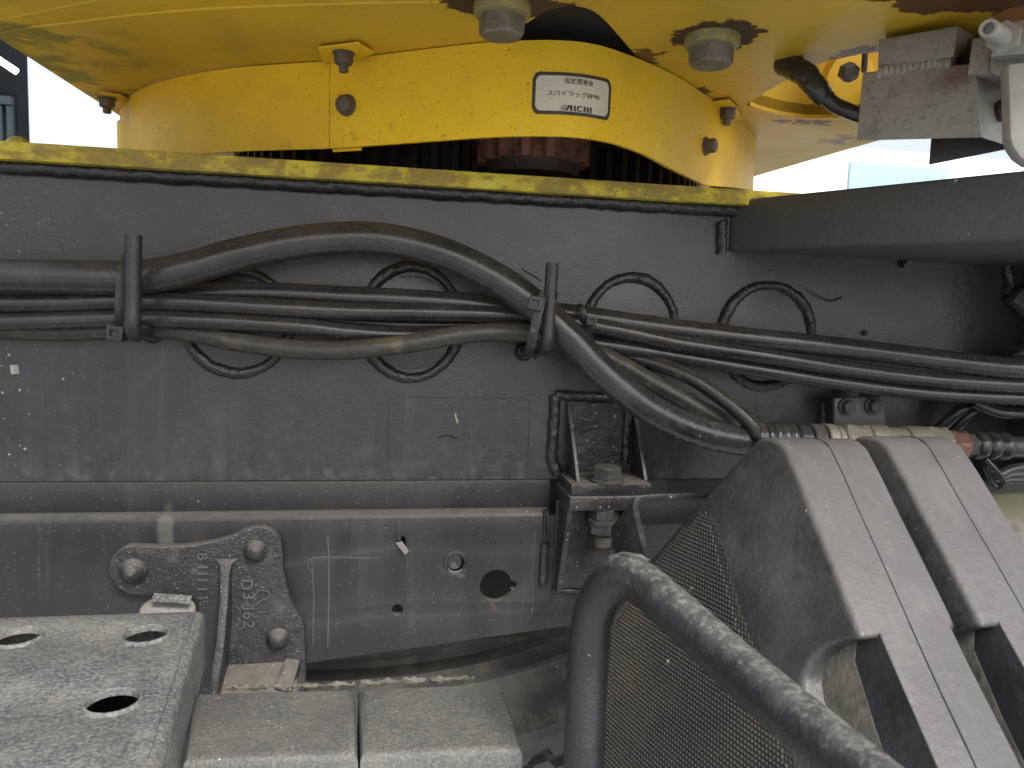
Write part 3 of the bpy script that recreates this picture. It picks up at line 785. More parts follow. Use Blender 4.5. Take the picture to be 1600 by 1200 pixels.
Ci = Vector((P0.x - k_ * 1.0, P0.y - ins, 0))
E1 = Vector((P0.x - .5, P0.y - ins, 0)); E2 = P1 - nv * ins
V, Fc = curveplate([(E1.x, E1.y), (E1.x, E2.y), (E2.x, E2.y), (Ci.x, Ci.y)], holes, .003, .0002, Vector((0, 0, ZS - .0015)), Vector((1, 0, 0)), Vector((0, 1, 0)), 1)
obj('tread_plate', (V, Fc), step_dust, st, ang=50)
stat = [(E1, n1)] + [(Ci, (n1.lerp(nv, k / 6)).normalized()) for k in range(7)] + [(E2, nv)]
prf = [(-.0005, -.003)] + [(-.0005, 0), (0, 0)] + [(math.sin(R(a_)) * ins, -ins + math.cos(R(a_)) * ins) for a_ in (15, 30, 45, 60, 75, 90)] + [(ins, -.05), (ins - .003, -.05), (ins - .003, -.008)]
Vs = []; Fs = []
for (b0, n0) in stat:
    for (t, z_) in prf: Vs.append(b0 + n0 * t + Vector((0, 0, ZS + z_)))
m_ = len(prf)
for i in range(len(stat) - 1):
    for k in range(m_): Fs.append((i * m_ + k, i * m_ + (k + 1) % m_, (i + 1) * m_ + (k + 1) % m_, (i + 1) * m_ + k))
obj('folded_edge', (Vs, Fs), step_dust, st, ang=50)
for c in hc + more:
    obj('hole_rim', lathe([(.0164, -.0032), (.0162, .0018), (.0167, .0026), (.0175, .0025), (.0184, .0008), (.0192, -.001)], Vector((c.x, c.y, ZS)), (0, 0, 1), 36, cap=False), step_dust, st, ang=70)
obj('dark_bottom', prism([Vector((E1.x, E1.y - .004, ZS - .049)), Vector((E1.x, E2.y, ZS - .049)), Vector((E2.x - .006, E2.y, ZS - .049)), Vector((Ci.x - .005, Ci.y - .005, ZS - .049))], (0, 0, -.004)), black_void, st)  # black sheet added underneath so the step holes stay dark

ZP = -.315
def pad(corners, label):
    pts = [PZ(a_, b_, ZP) for a_, b_ in corners]
    V, Fc = curveplate([(q.x, q.y) for q in pts], [], .05, .007, Vector((0, 0, ZP - .025)), Vector((1, 0, 0)), Vector((0, 1, 0)), 4)
    o_ = obj('footrest_pad', (V, Fc), pad_dust, None, ang=50)
    tag(o_, label, 'pad', 'flat dusty pads in front of the tyre')
    return pts
pp = pad([(303, 1080), (556.5, 1073), (559.5, 1178), (286, 1186)], 'dusty grey plate pad between the perforated step and the seam')
pq = pad([(559.5, 1073), (786, 1064), (817, 1168), (563, 1178)], 'dusty grey plate pad with a free right end beside the tyre')
def mudline(p0, p1, nm, lab):
    path = []
    for i in range(60):
        t = i / 59; q = PZ(p0[0] + (p1[0] - p0[0]) * t, p0[1] + (p1[1] - p0[1]) * t, ZP - .003)
        path.append(q + Vector((0, .005, -.0012 + .0012 * noise.noise(Vector((t * 14, 0, 1))))))
    o_ = obj(nm, tube(path, lambda t: .0018 + .0006 * math.sin(t * 31) + .0005 * math.sin(t * 83), 8, jit=1.1), mud)
    tag(o_, lab, 'dried mud')
mudline((345, 1078), (555, 1071), 'mud_line', 'greenish dried mud caked along the back of the left pad')
mudline((562, 1070), (742, 1061), 'mud_line', 'pale dried mud caked along the back of the right pad')
# ================================================================== MOUNTING BRACKET (centre right)
mb = thing('mounting_bracket', 'black welded mounting bracket with large hex bolt, right of the round hole', 'bracket', PY(940, 900, -.04))
ZT = -.1775        # top plate top
def seamtube(pts, r_, Y, nm='weld_bead', par=None, mat=None, jit=.4):
    path = []
    P = [PY(a_, b_, Y) for a_, b_ in pts]
    for i in range(len(P) - 1):
        n = max(3, int((P[i + 1] - P[i]).length / .0018))
        for k in range(n): path.append(P[i].lerp(P[i + 1], k / n))
    path.append(P[-1])
    path = [q + Vector((.0007 * noise.noise(q * 130), 0, .0007 * noise.noise(q * 150 + Vector((9, 0, 0))))) for q in path]
    obj(nm, tube(path, lambda t: r_ * .88 * (1 + .04 * math.sin(t * len(path) * .9)), 12, jit=jit * .3), mat or weld_paint, par or mb)
seamtube([(868, 618), (866, 660), (862, 718), (872, 740)], .0068, -.003)
seamtube([(868, 617), (900, 619), (964, 621)], .0066, -.003)
seamtube([(982, 636), (979, 680), (976, 722)], .0056, -.003)
fr = [PZ(893, 757, ZT), PZ(1021, 758, ZT)]
YFp = fr[0].y
x0_, x1_ = fr[0].x, fr[1].x
xb0 = PY(872, 735, 0).x
obj('top_plate', box(x0_, x1_, YFp, .002, ZT - .0115, ZT), paint_black, mb, bevel=.001)
obj('packing_plate', box(x0_ - .002, x1_ + .003, YFp - .003, .004, ZT - .0265, ZT - .0122), paint_black, mb, bevel=.0012)
def gusset(pt_top, pt_bot, th):
    a_ = PY(*pt_top, -.006); b_ = PZ(*pt_bot, ZT + .0006)
    pts = [Vector((a_.x, a_.y, a_.z)), Vector((a_.x, -.001, a_.z)), Vector((b_.x - .001, -.001, ZT)), Vector((b_.x, b_.y, ZT))]
    obj('gusset', prism(pts, (th, 0, 0)), paint_black, mb, bevel=.0006)
gusset((886, 628), (901, 752), .0042)
gusset((991, 650), (1007, 750), .0042)
obj('back_plate', box(PY(884, 620, 0).x, PY(985, 620, 0).x, -.0025, .001, ZT - .001, PY(900, 624, 0).z), paint_black, mb)
bc = PZ(948, 752, ZT)
obj('washer', lathe([(.0178, 0), (.0178, .0022), (.017, .003)], bc, (0, 0, 1), 36), bolt_dark, mb)
obj('bolt_head', hexhead(bc + Vector((0, 0, .003)), (0, 0, 1), .0272, .013, R(14)), bolt_dark, mb, ang=25)
nb = Vector((bc.x - .002, bc.y, ZT - .0265))
obj('washer', lathe([(.0165, 0), (.0165, .004)], nb + Vector((0, 0, -.016)), (0, 0, 1), 30), bolt_dark, mb)
obj('nut', hexhead(nb, (0, 0, -1), .0275, .013, R(10)), bolt_dark, mb, ang=25)
obj('nut', hexhead(nb + Vector((0, 0, -.0165)), (0, 0, -1), .0275, .011, R(33)), bolt_dark, mb, ang=25)
pr = [(.0088, 0)]
for k in range(9): pr += [(.0097, -.0275 - k * .0016), (.0086, -.0283 - k * .0016)]
pr += [(.006, -.043)]
obj('bolt_thread', lathe([(a_, b_) for a_, b_ in pr], nb, (0, 0, 1), 24), bolt_dark, mb, ang=20)
# lower cheeks welded to the rail
def cheek(xx, w_):
    zt2 = ZT - .0268
    zbm = PY(875, 920, YR).z
    pts = [Vector((xx, YR - .0005, zt2)), Vector((xx, YFp + .001, zt2)), Vector((xx, YR - .012, zbm)), Vector((xx, YR - .0005, zbm))]
    obj('cheek', prism(pts, (w_, 0, 0)), paint_black, mb, bevel=.0008)
cheek(PY(868, 850, YR).x, .0055)
cheek(x1_ - .008, .0055)
obj('lower_back_plate', box(PY(866, 850, YR).x, x1_, YR - .003, YR - .0004, PY(875, 918, YR).z, ZT - .027), paint_black, mb, bevel=.0008)
seamtube([(851, 848), (850, 880), (848, 912)], .0052, YR - .002)
seamtube([(852, 796), (851, 812), (851, 838)], .0022, YR - .001)
bb = PY(850, 833, YR)
seamtube([(862, 921), (900, 924), (980, 921)], .003, YR - .002)
# ================================================================== HOSE HOOKS AND TIES
def hook(name, top, bot, Yf, rad, elbow, lab):
    t_ = thing(name, lab, 'hook', PY(bot[0], bot[1], Yf), 'upright steel rods that hold the hoses')
    a_ = PY(*top, Yf); b_ = PY(*bot, Yf)
    e_ = PY(*elbow, -.006)
    path = [a_, a_.lerp(b_, .35), a_.lerp(b_, .7), a_.lerp(b_, .93)]
    k1 = b_.lerp(e_, .12) + Vector((0, 0, -.001)); k2 = b_.lerp(e_, .4)
    path = catmull(path + [k1, k2, b_.lerp(e_, .75), e_], 8)
    obj('rod', tube(path, rad, 20), rod_paint, t_, bevel=0)
    obj('foot_weld', lathe([(rad * 1.7, 0), (rad * 1.6, .003), (rad * 1.2, .006)], Vector((e_.x, 0, e_.z)), (0, -1, 0), 20), weld_paint, t_)
    return t_
hook('hose_hook', (209, 367), (207, 520), -.088, .0067, (236, 519), 'black upright steel rod hook holding the hoses at the left')
hook('hose_hook', (863, 411), (855, 541), -.092, .0059, (820, 550), 'black upright steel rod hook beside the crossing thick hose')

def strap(pts, wpx, thick, lab, head=None, headr=(0, 0)):
    t_ = thing('cable_tie', lab, 'cable tie', pts[-1], 'black plastic cable ties round the hoses')
    path = catmull(pts, 8); V = []; Fc = []
    n = len(path)
    for i, q in enumerate(path):
        T = (path[min(n - 1, i + 1)] - path[max(0, i - 1)]).normalized()
        view = (q - CAM).normalized()
        side = T.cross(view).normalized(); nn = side.cross(T).normalized()
        for (sx, sn) in ((-1, -1), (1, -1), (1, 1), (-1, 1)): V.append(q + side * wpx * sx / 2 + nn * thick * sn / 2)
    for i in range(n - 1):
        for k in range(4): Fc.append((i * 4 + k, i * 4 + (k + 1) % 4, i * 4 + 4 + (k + 1) % 4, i * 4 + 4 + k))
    Fc += [(0, 1, 2, 3), ((n - 1) * 4 + 3, (n - 1) * 4 + 2, (n - 1) * 4 + 1, (n - 1) * 4)]
    obj('strap', (V, Fc), plastic, t_, bevel=.0004)
    if head:
        c_, sx, sz, rot = head
        ex = (cr * math.cos(rot) + cu * math.sin(rot)); ey = (cu * math.cos(rot) - cr * math.sin(rot)); ez = -cf
        rect = [(-sx / 2, -sz / 2), (sx / 2, -sz / 2), (sx / 2, sz / 2), (-sx / 2, sz / 2)]
        hol = [(-sx * .28, -sz * .22), (sx * .22, -sz * .22), (sx * .22, sz * .22), (-sx * .28, sz * .22)]
        V, Fc = curveplate(rect, [hol], .006, .0007, c_, ex, ey, 2)
        obj('head', (V, Fc), plastic, t_, ang=40)
        obj('pawl', prism([c_ + ex * a_ + ey * b_ + cf * .001 for a_, b_ in hol], -cf * .0015), plastic, t_)
Ys = -.079
strap([PY(201, 400, -.03), PY(196, 404, -.060), PY(190, 425, -.0705), PY(187, 455, -.072), PY(186, 490, -.071), PY(187, 518, -.060), PY(200, 530, -.03)], .0068, .0016,
      'wide black cable tie beside the left rod hook', (PY(181, 521, -.072), .0145, .0125, R(-8)))
strap([PY(870, 463, -.050), PY(858, 460, -.085), PY(848, 463, -.094), PY(840, 492, -.098), PY(832, 530, -.095), PY(829, 548, -.085), PY(840, 556, -.06)], .0085, .0016,
      'black cable tie hooked round the right rod below the thick hose', (PY(837, 474, -.100), .0128, .0125, R(-12)))
strap([PY(903, 478, -.02), PY(907, 480, -.046), PY(912, 490, -.051), PY(917, 505, -.049), PY(921, 522, -.042), PY(925, 540, -.03)], .006, .0014,
      'small black cable tie bundling the slim hoses just right of the crossing', (PY(924, 502, -.054), .0105, .0085, R(-5)))

# ================================================================== HOSES
def hose(name, pts, r_, mat, lab, seg=20, n=12, group='rubber hoses running along the frame'):
    P = catmull([PY(a_, b_, c_) for a_, b_, c_ in pts], n)
    o_ = obj(name, tube(P, r_ * (1.0 if name == 'hydraulic_hose' else 1.1), seg), mat)
    tag(o_, lab, 'hose', group)
    return P
main = hose('hydraulic_hose', [(-90, 428, -.046), (0, 431, -.046), (100, 433, -.047), (190, 434, -.048), (245, 430, -.049), (300, 418, -.050), (370, 398, -.050), (450, 381, -.050), (520, 373, -.050), (590, 373, -.051), (660, 386, -.052), (725, 409, -.054), (790, 444, -.058), (845, 485, -.062), (890, 526, -.067), (930, 570, -.070), (975, 610, -.072), (1020, 642, -.073), (1075, 668, -.073), (1130, 684, -.073), (1190, 692, -.073)], .0150, hose_rubber,
     'thickest black hose, arching over the others and crossing down to the coupling', 28)
hose('slim_hose', [(-90, 474, -.036), (0, 474, -.036), (100, 473, -.037), (190, 470, -.038), (300, 473, -.038), (420, 480, -.037), (540, 486, -.034), (650, 488, -.032), (760, 491, -.032), (830, 495, -.033), (900, 504, -.036), (985, 520, -.040), (1060, 536, -.045), (1180, 554, -.055), (1330, 577, -.07), (1460, 593, -.085), (1600, 602, -.1), (1700, 603, -.11)], .0075, hose_rubber,
     'slim black hose in the middle of the bundle, running the whole width')
hose('slim_hose', [(-90, 505, -.034), (0, 503, -.034), (100, 500, -.035), (200, 497, -.036), (300, 500, -.036), (400, 505, -.035), (480, 511, -.034), (540, 518, -.030), (620, 523, -.022), (700, 522, -.014), (800, 520, -.012), (900, 533, -.02), (985, 545, -.028), (1060, 557, -.034), (1180, 577, -.045), (1330, 600, -.06), (1460, 615, -.075), (1600, 622, -.09), (1700, 622, -.1)], .0073, hose_rubber,
     'slim black hose lowest of the bundle at both picture edges')
hose('slim_hose', [(200, 470, -.011), (260, 462, -.013), (330, 458, -.016), (430, 459, -.019), (540, 464, -.020), (650, 469, -.020), (760, 477, -.020), (850, 487, -.022), (905, 493, -.026), (985, 505, -.033), (1060, 515, -.040), (1180, 529, -.052), (1330, 545, -.068), (1450, 560, -.085), (1540, 571, -.1), (1600, 575, -.11), (1700, 573, -.115)], .0096, hose_rubber,
     'topmost hose of the slim bundle, thicker and sheathed towards the right')
hose('slim_hose', [(430, 486, -.009), (520, 500, -.012), (600, 506, -.014), (680, 508, -.012), (760, 507, -.01), (850, 512, -.009)], .0058, hose_gloss,
     'thin dark hose glimpsed between the slim hoses, mid picture')
Fh = hose('slim_hose', [(-90, 512, -.010), (0, 515, -.012), (90, 518, -.014), (150, 516, -.016), (235, 512, -.018), (300, 520, -.022), (370, 534, -.028), (440, 544, -.034), (520, 548, -.040), (590, 543, -.045), (650, 535, -.047), (720, 523, -.047), (790, 519, -.046), (850, 525, -.044), (905, 541, -.040), (960, 564, -.037), (1010, 592, -.036), (1060, 620, -.040), (1110, 648, -.046), (1150, 668, -.05)], .0083, hose_brown,
     'dusty brown hose sagging below the bundle and rising to the right hook')
hose('slim_hose', [(930, 540, -.010), (980, 556, -.020), (1030, 570, -.034), (1075, 588, -.048), (1115, 613, -.06), (1150, 640, -.072), (1175, 664, -.082), (1189, 682, -.09)], .0070, hose_gloss,
     'glossy thin black hose curving down to the coupling beside the thick one')
hose('slim_hose', [(1466, 672, -.02), (1492, 648, -.03), (1515, 630, -.034), (1540, 600, -.03)], .006, hose_gloss, 'first of two short glossy black tubes slanting up behind the coupling')
hose('slim_hose', [(1484, 680, -.02), (1508, 655, -.03), (1530, 634, -.034), (1555, 604, -.03)], .005, hose_gloss, 'second of two short glossy tubes slanting up, the one further right')
hose('slim_hose', [(1520, 628, -.05), (1550, 641, -.055), (1580, 646, -.06), (1640, 645, -.06)], .006, hose_rubber, 'short matt hose under the bundle at the right edge')
hose('slim_hose', [(1575, 565, -.02), (1590, 556, -.04), (1620, 545, -.05)], .009, hose_gloss, 'round black cable end at the right edge above the bundle')

# ------------------------------------------------ coupling at the end of the thick hose
cp = thing('hose_coupling', 'plated hydraulic hose coupling with hex nuts lying just behind the chocks', 'coupling', PY(1330, 690, -.08))
ca, cb_ = PY(1176, 684, -.081), PY(1520, 696, -.081)
cdv = (cb_ - ca).normalized(); CL = (cb_ - ca).length
def along(px): return (PY(px, 686, -.081) - ca).dot(cdv)
def ringp(name, x0_, x1_, r_, mat, edge=.0012, seg=36):
    h0, h1 = along(x0_), along(x1_)
    obj(name, lathe([(r_ - edge, h0), (r_, h0 + edge), (r_, h1 - edge), (r_ - edge, h1)], ca, cdv, seg), mat, cp, ang=40)
ringp('collar', 1174, 1191, .0168, hose_gloss, .002)
pr = []
for k in range(4):
    h0 = along(1190 + k * 12.5); w_ = along(1202.5) - along(1190)
    pr += [(.0142, h0), (.0162, h0 + w_ * .25), (.0162, h0 + w_ * .7), (.0142, h0 + w_)]
obj('ribbed_sleeve', lathe(pr, ca, cdv, 36), hose_rubber, cp, ang=60)
ringp('sleeve', 1241, 1262, .0155, hose_rubber, .002)
ringp('sleeve', 1262, 1282, .0166, bolt_dark)
ringp('collar', 1285, 1300, .0172, plated)
ringp('collar', 1301, 1312, .0158, plated)
def hexp(x0_, x1_, af, mat, rot):
    h0, h1 = along(x0_), along(x1_)
    obj('hex_nut', join(hexhead(ca + cdv * (h0 + h1) / 2, cdv, af, (h1 - h0) / 2, rot), hexhead(ca + cdv * (h0 + h1) / 2, -cdv, af, (h1 - h0) / 2, -rot + math.pi)), mat, cp, ang=25)
hexp(1312, 1352, .0335, plated, R(20))
ringp('body', 1352, 1382, .0180, plated)
ringp('body', 1380, 1412, .0160, plated)
ringp('body', 1411, 1446, .0182, plated)
hexp(1444, 1478, .0325, plated, R(5))
hexp(1477, 1507, .0275, fit_red, R(12))
hexp(1505, 1524, .0225, bolt_dark, R(3))
pr = []
for k in range(3):
    h0 = along(1520 + k * 19); w_ = along(1539) - along(1520)
    pr += [(.0115, h0), (.0145, h0 + w_ * .2), (.0152, h0 + w_ * .5), (.0145, h0 + w_ * .8), (.0115, h0 + w_)]
obj('ribbed_sleeve', lathe(pr, ca, cdv, 30), hose_gloss, cp, ang=60)
o_ = obj('hydraulic_hose', tube([ca + cdv * along(1572), ca + cdv * along(1660)], .0115, 24), hose_rubber)
tag(o_, 'short black hose leaving the ribbed sleeve at the right edge', 'hose', 'rubber hoses running along the frame')
# looped cable under it
lc = thing('cable_loop', 'glossy black cables tied in a loop at the right edge below the coupling', 'cable', PY(1570, 740, -.07))
for k, (dy, rr) in enumerate(((0, .0055), (14, .0050), (26, .005))):
    obj('cable', tube(catmull([PY(1520, 712 + dy * 1.1, -.05), PY(1545, 735 + dy * .5, -.07), PY(1560, 742 + dy * .4, -.075), PY(1585, 732 + dy * .7, -.075), PY(1640, 728 + dy, -.075)], 8), rr, 12), hose_gloss, lc)
obj('cable', tube(catmull([PY(1540, 717, -.088), PY(1556, 735, -.092), PY(1567, 752, -.092), PY(1560, 762, -.088), PY(1548, 752, -.084), PY(1538, 730, -.084)], 8), .0028, 10), hose_gloss, lc)

# small bolted plate on the web
bp_ = thing('bolted_plate', 'small black plate with two hex bolts between bundle and coupling', 'bracket', PY(1342, 660, -.03))
obj('plate', prism([PY(1304, 622, -.034), PY(1380, 619, -.034), PY(1384, 668, -.034), PY(1304, 668, -.034)], (0, .005, 0)), beam_paint, bp_, bevel=.0008)
obj('back_block', prism([PY(1304, 624, -.0285), PY(1312, 624, -.0285), PY(1312, 668, -.0285), PY(1304, 668, -.0285)], (0, .028, 0)), paint_black, bp_)
seamtube([(1290, 628), (1288, 650), (1284, 668)], .0075, -.004, par=bp_)
obj('rear_nut', hexhead(PY(1358, 622, -.030), (0, .3, 1), .02, .006, 0), bolt_dark, bp_)
for (x_, y_) in ((1322, 635), (1363, 634)):
    c = PY(x_, y_, -.0345)
    obj('washer', lathe([(.0098, 0), (.0098, .002), (.0092, .0024)], c, (0, -1, 0), 30), bolt_dark, bp_)
    bd = thing  # noqa
    obj('bolt_head', join(hexhead(c + Vector((0, -.002, 0)), (0, -1, 0), .0128, .007, R(10)), lathe([(.0042, .0091), (.0036, .0094)], c, (0, -1, 0), 18)), bolt_dark, bp_, ang=25)

# bent flat bar behind the chocks
fb = thing('flat_bar_bracket', 'bent black flat bar bracket rising behind the bent tube guard', 'bracket', PY(1000, 870, -.15))
pth = [(1120, 769), (1020, 772), (1000, 774), (991, 780), (988, 788), (990, 800), (998, 835), (1012, 880), (1020, 905)]
Yb_ = -.17
inn = [(1120, 778), (1022, 781), (1008, 782), (1001, 786), (998, 794), (1000, 804), (1008, 838), (1021, 880), (1029, 905)]
vec = PD(950, 828, .69) - PD(985, 786, .635)
outp = [PY(a_, b_, Yb_) for a_, b_ in pth]; inp = [PY(a_, b_, Yb_) for a_, b_ in inn]
Vb = []; Fb = []
for a_, b_ in zip(outp, inp): Vb += [a_, b_, b_ + vec, a_ + vec]
n = len(outp)
for i in range(n - 1):
    for k in range(4): Fb.append((i * 4 + k, i * 4 + (k + 1) % 4, i * 4 + 4 + (k + 1) % 4, i * 4 + 4 + k))
Fb += [(0, 1, 2, 3), tuple((n - 1) * 4 + k for k in (3, 2, 1, 0))]
obj('bar', (Vb, Fb), paint_black, fb, bevel=.0006)

# black box added so the gaps on the right look dark
cm = obj('dark_backing', box(PY(1000, 800, .12).x, 1.5, .12, .16, -.7, -.19), black_void)
tag(cm, 'black box added behind the gap right of the bracket to keep it dark', 'backing box')
gl = thing('yellow_bin', 'yellow green painted rounded part peeping out right of the chocks', 'machine part', PY(1600, 830, -.12))
obj('lid', loft([PY(1535, 770, -.16), PY(1680, 765, -.16), PY(1680, 830, -.2), PY(1555, 850, -.2)], [PY(1535, 780, -.12), PY(1680, 775, -.12), PY(1680, 850, -.14), PY(1555, 850, -.14)]), M('moss_yellow', (.075, .073, .03), (.05, .05, .035), 30, rough=.6), gl, bevel=.004)
obj('drum', lathe([(.05, -.1), (.05, .1)], PY(1640, 880, -.17), (1, 0, 0), 30), paint_black, gl)

# ================================================================== CHOCKS
A3 = PD(1203, 685, .60)
ev = PD(1345, 691, .625) - PD(1218, 690, .60)         # axis of the wedge (to the right)
def chock(shift, lab):
    t_ = thing('wheel_chock', lab, 'wheel chock', A3 + shift + Vector((0, 0, -.35)), 'two black rubber wheel chocks standing side by side')
    # side outline, points in the side plane
    prof_px = [(1178, 690, .604), (1188, 684.5, .603), (1203, 684, .601), (1216, 688, .598), (1228, 700, .593), (1246, 742, .577), (1265, 792, .558), (1300, 880, .520), (1337, 975, .484)]
    lo_px = [(1375, 1072, .452), (1430, 1205, .415), (1500, 1390, .37)]
    left_px = [(900, 1390, .60), (930, 1205, .61), (945, 1000, .615), (1010, 880, .612), (1095, 782, .607)]
    top = [PD(*q) + shift for q in prof_px]
    low = [PD(*q) + shift for q in lo_px]
    lf = [PD(*q) + shift for q in left_px]
    # handle recess: arc cut out of the side wall
    rec_px = [(1345, 1000, .478), (1318, 1002, .487), (1290, 1012, .497), (1266, 1034, .507), (1253, 1062, .514), (1258, 1100, .512), (1285, 1160, .50), (1330, 1240, .475), (1400, 1390, .44)]
    rec = [PD(*q) + shift for q in rec_px]
    n_side = (low[-1] - top[2]).cross(lf[0] - top[2]).normalized()
    if n_side.dot(ev) < 0: n_side = -n_side
    o0 = top[2]
    cs = CAM + shift
    def flat(q):
        d_ = q - cs
        return cs + d_ * ((o0 - cs).dot(n_side) / d_.dot(n_side))
    top = [flat(q) for q in top]; low = [flat(q) for q in low]; lf = [flat(q) for q in lf]; rec = [flat(q) for q in rec]
    w_ = ev
    body = top + rec + lf
    obj('body', prism(body, w_), rubber_chock, t_, bevel=.0045, bseg=4, ang=60)
    inw = (rec[5] - low[1]).normalized() * .0004
    band = [top[-1] * .3 + rec[0] * .7] + low
    inner = [q + (rec[5] - low[1]).normalized() * s_ for q, s_ in zip(band, (.016, .034, .04, .04))]
    core = [q + w_ * .2 + inw for q in [top[-2], top[-1]] + low + inner[::-1]]
    obj('core', prism(core, w_ * .73), rubber_chock, t_, bevel=.002, bseg=3, ang=45)
    # inner wall of the handle recess: dark, follows the edge of the core
    obj('recess_lining', prism([q + w_ * .192 for q in band + inner[::-1]], w_ * .006), rubber_gloss, t_)
    floor = [rec[2], rec[3], rec[4], rec[5], rec[6], rec[7], rec[8]] + inner[::-1]
    obj('recess_floor', prism([q + w_ * .188 for q in floor], w_ * .008), rubber_dust, t_)
    # mould seam along the middle
    seam = [q + w_ * .52 for q in (top + low)]
    obj('mould_seam', tube(catmull(seam, 5), .00045, 5), rubber_gloss, t_)
    # knurled grip pattern
    return top, low, lf, n_side, t_
top, low, lf, n_side, ch1 = chock(Vector((0, 0, 0)), 'black rubber wheel chock in front, its knurled grip side showing')
sh = PD(1372, 685, .622) - PD(1218, 688, .60)
chock(sh, 'black rubber wheel chock behind at the right, pale dusty edge showing')
# knurl: raised diamond studs, laid out on the side plane
reg_px = [(1100, 800), (1118, 812), (1135, 870), (1150, 930), (1168, 985), (1180, 1012), (1240, 1180), (1260, 1230), (932, 1230), (940, 1100), (950, 985), (1012, 888), (1050, 845)]
def on_side(px, py):
    d_ = ray(px, py); t = (top[2] - CAM).dot(n_side) / d_.dot(n_side); return CAM + d_ * t
reg = [on_side(a_, b_) for a_, b_ in reg_px]
ku = (on_side(1012, 884) - on_side(1180, 690)).normalized(); kv = n_side.cross(ku).normalized()
if kv.z > 0: kv = -kv
R2 = [((q - reg[0]).dot(ku), (q - reg[0]).dot(kv)) for q in reg]
def inside(p, poly):
    x, y = p; c_ = False; j = len(poly) - 1
    for i in range(len(poly)):
        xi, yi = poly[i]; xj, yj = poly[j]
        if (yi > y) != (yj > y) and x < (xj - xi) * (y - yi) / (yj - yi) + xi: c_ = not c_
        j = i
    return c_
sp_u, sp_v = .0037, .0030
us = [q[0] for q in R2]; vs_ = [q[1] for q in R2]
Vk = []; Fk = []
i = 0
u_ = min(us)
row = 0
vv = min(vs_)
while vv < max(vs_):
    uu = min(us) + (sp_u / 2 if row % 2 else 0)
    while uu < max(us):
        if inside((uu, vv), R2):
            c_ = reg[0] + ku * uu + kv * vv - n_side * .0003
            h_ = -n_side * (.0010 if inside((uu - .007, vv - .002), R2) and inside((uu + .007, vv), R2) and inside((uu, vv - .008), R2) else .00045)
            b0 = len(Vk)
            for (du, dv) in ((1, 0), (0, 1), (-1, 0), (0, -1)): Vk.append(c_ + ku * du * sp_u * .45 + kv * dv * sp_v * .9)
            for (du, dv) in ((1, 0), (0, 1), (-1, 0), (0, -1)): Vk.append(c_ + h_ + ku * du * sp_u * .24 + kv * dv * sp_v * .48)
            Fk += [(b0 + k, b0 + (k + 1) % 4, b0 + 4 + (k + 1) % 4, b0 + 4 + k) for k in range(4)] + [(b0 + 4, b0 + 5, b0 + 6, b0 + 7)]
        uu += sp_u
    vv += sp_v; row += 1
knm = M('knurl_rubber', (.055, .051, .044), (.036, .034, .031), 14, rough=.7, layers=[
    dict(k='noise', s=9, lo=.5, hi=.7, c0=(.085, .075, .057), a=.6), dict(k='spk', s=60, lo=.08, hi=.16, keep=.93, c0=(.5, .48, .42), a=.8)])
kn = obj('grip_studs', (Vk, Fk), knm, ch1, weld=False, ang=15)
kn['kind'] = 'stuff'

# ================================================================== TUBE GUARD in front
tg = thing('tube_guard', 'bent dark steel tube rack arching in front of the chocks', 'tube rack', PD(912, 1240, .5))
gp = [(910, 1330, .49), (912, 1215, .495), (915, 1110, .50), (918, 1040, .502), (922, 985, .50), (932, 945, .497), (950, 916, .49), (978, 903, .48), (1005, 913, .47), (1040, 942, .452), (1088, 985, .43), (1150, 1042, .40), (1225, 1107, .365), (1330, 1196, .325), (1440, 1290, .29)]
obj('bent_tube', tube(catmull([PD(*q) for q in gp], 12), .0132, 36), frame_powder, tg)
a_ = PD(975, 872, .50)
obj('weld_bead', tube([PD(955, 879, .505), PD(975, 871, .505), PD(1000, 876, .50), PD(1012, 884, .495)], .0042, 10, jit=.3), frame_powder, tg)

# ================================================================== TURNTABLE
ZD = .2331
deck = thing('crane_turntable', 'weathered yellow crane turntable underside with rust round its big bolts', 'crane turntable', (.15, .1, ZD))
notch = [(772, 64), (800, 47), (826, 35), (850, 20), (876, 12), (900, 10.5), (925, 17), (945, 33), (965, 55), (985, 78), (1000, 97), (1040, 125), (1040, 160), (900, 130), (800, 100)]
notch = [PZ(a_, b_, ZD) for a_, b_ in notch]
nt2 = catmull([Vector((q.x, q.y, 0)) for q in notch[:11]], 4)
notch2 = [(q.x, q.y) for q in nt2] + [(q.x, q.y) for q in notch[11:]]
h2 = [(1180, 154), (1225, 128), (1276, 102), (1295, 95), (1312, 92), (1330, 88), (1350, 84), (1420, 78), (1430, 150), (1345, 175), (1310, 180), (1260, 181), (1220, 175), (1190, 167), (1172, 160)]
h2 = [PZ(a_, b_, ZD) for a_, b_ in h2]
hole2 = [(q.x, q.y) for q in h2]
dk = [(-.352, -.46), (-.3585, .05), (-.347, .36), (-.33, .8), (.62, .8), (.6405, .475), (.655, .177), (.67, -.05), (.70, -.46)]
V, Fc = curveplate(dk, [notch2, hole2], .014, .001, Vector((0, 0, ZD + .007)), Vector((1, 0, 0)), Vector((0, 1, 0)), 2)
obj('base_plate', (V, Fc), yellow_deck, deck, ang=40)
# raised bearing pad ring with an arc edge near the top left
arc = [(-40, 62), (30, 45), (110, 35), (190, 25), (300, 15), (420, 9), (540, 5), (700, 2)]
arcp = [PZ(a_, b_, ZD - .0008) for a_, b_ in arc]
obj('weld_line', tube(catmull(arcp, 8), .0014, 8), yellow_deck, deck)
obj('weld_line', tube([PZ(40, 0, ZD), PZ(150, 0, ZD), PZ(15, 27, ZD), ][1:], .0012, 6), yellow_deck, deck)
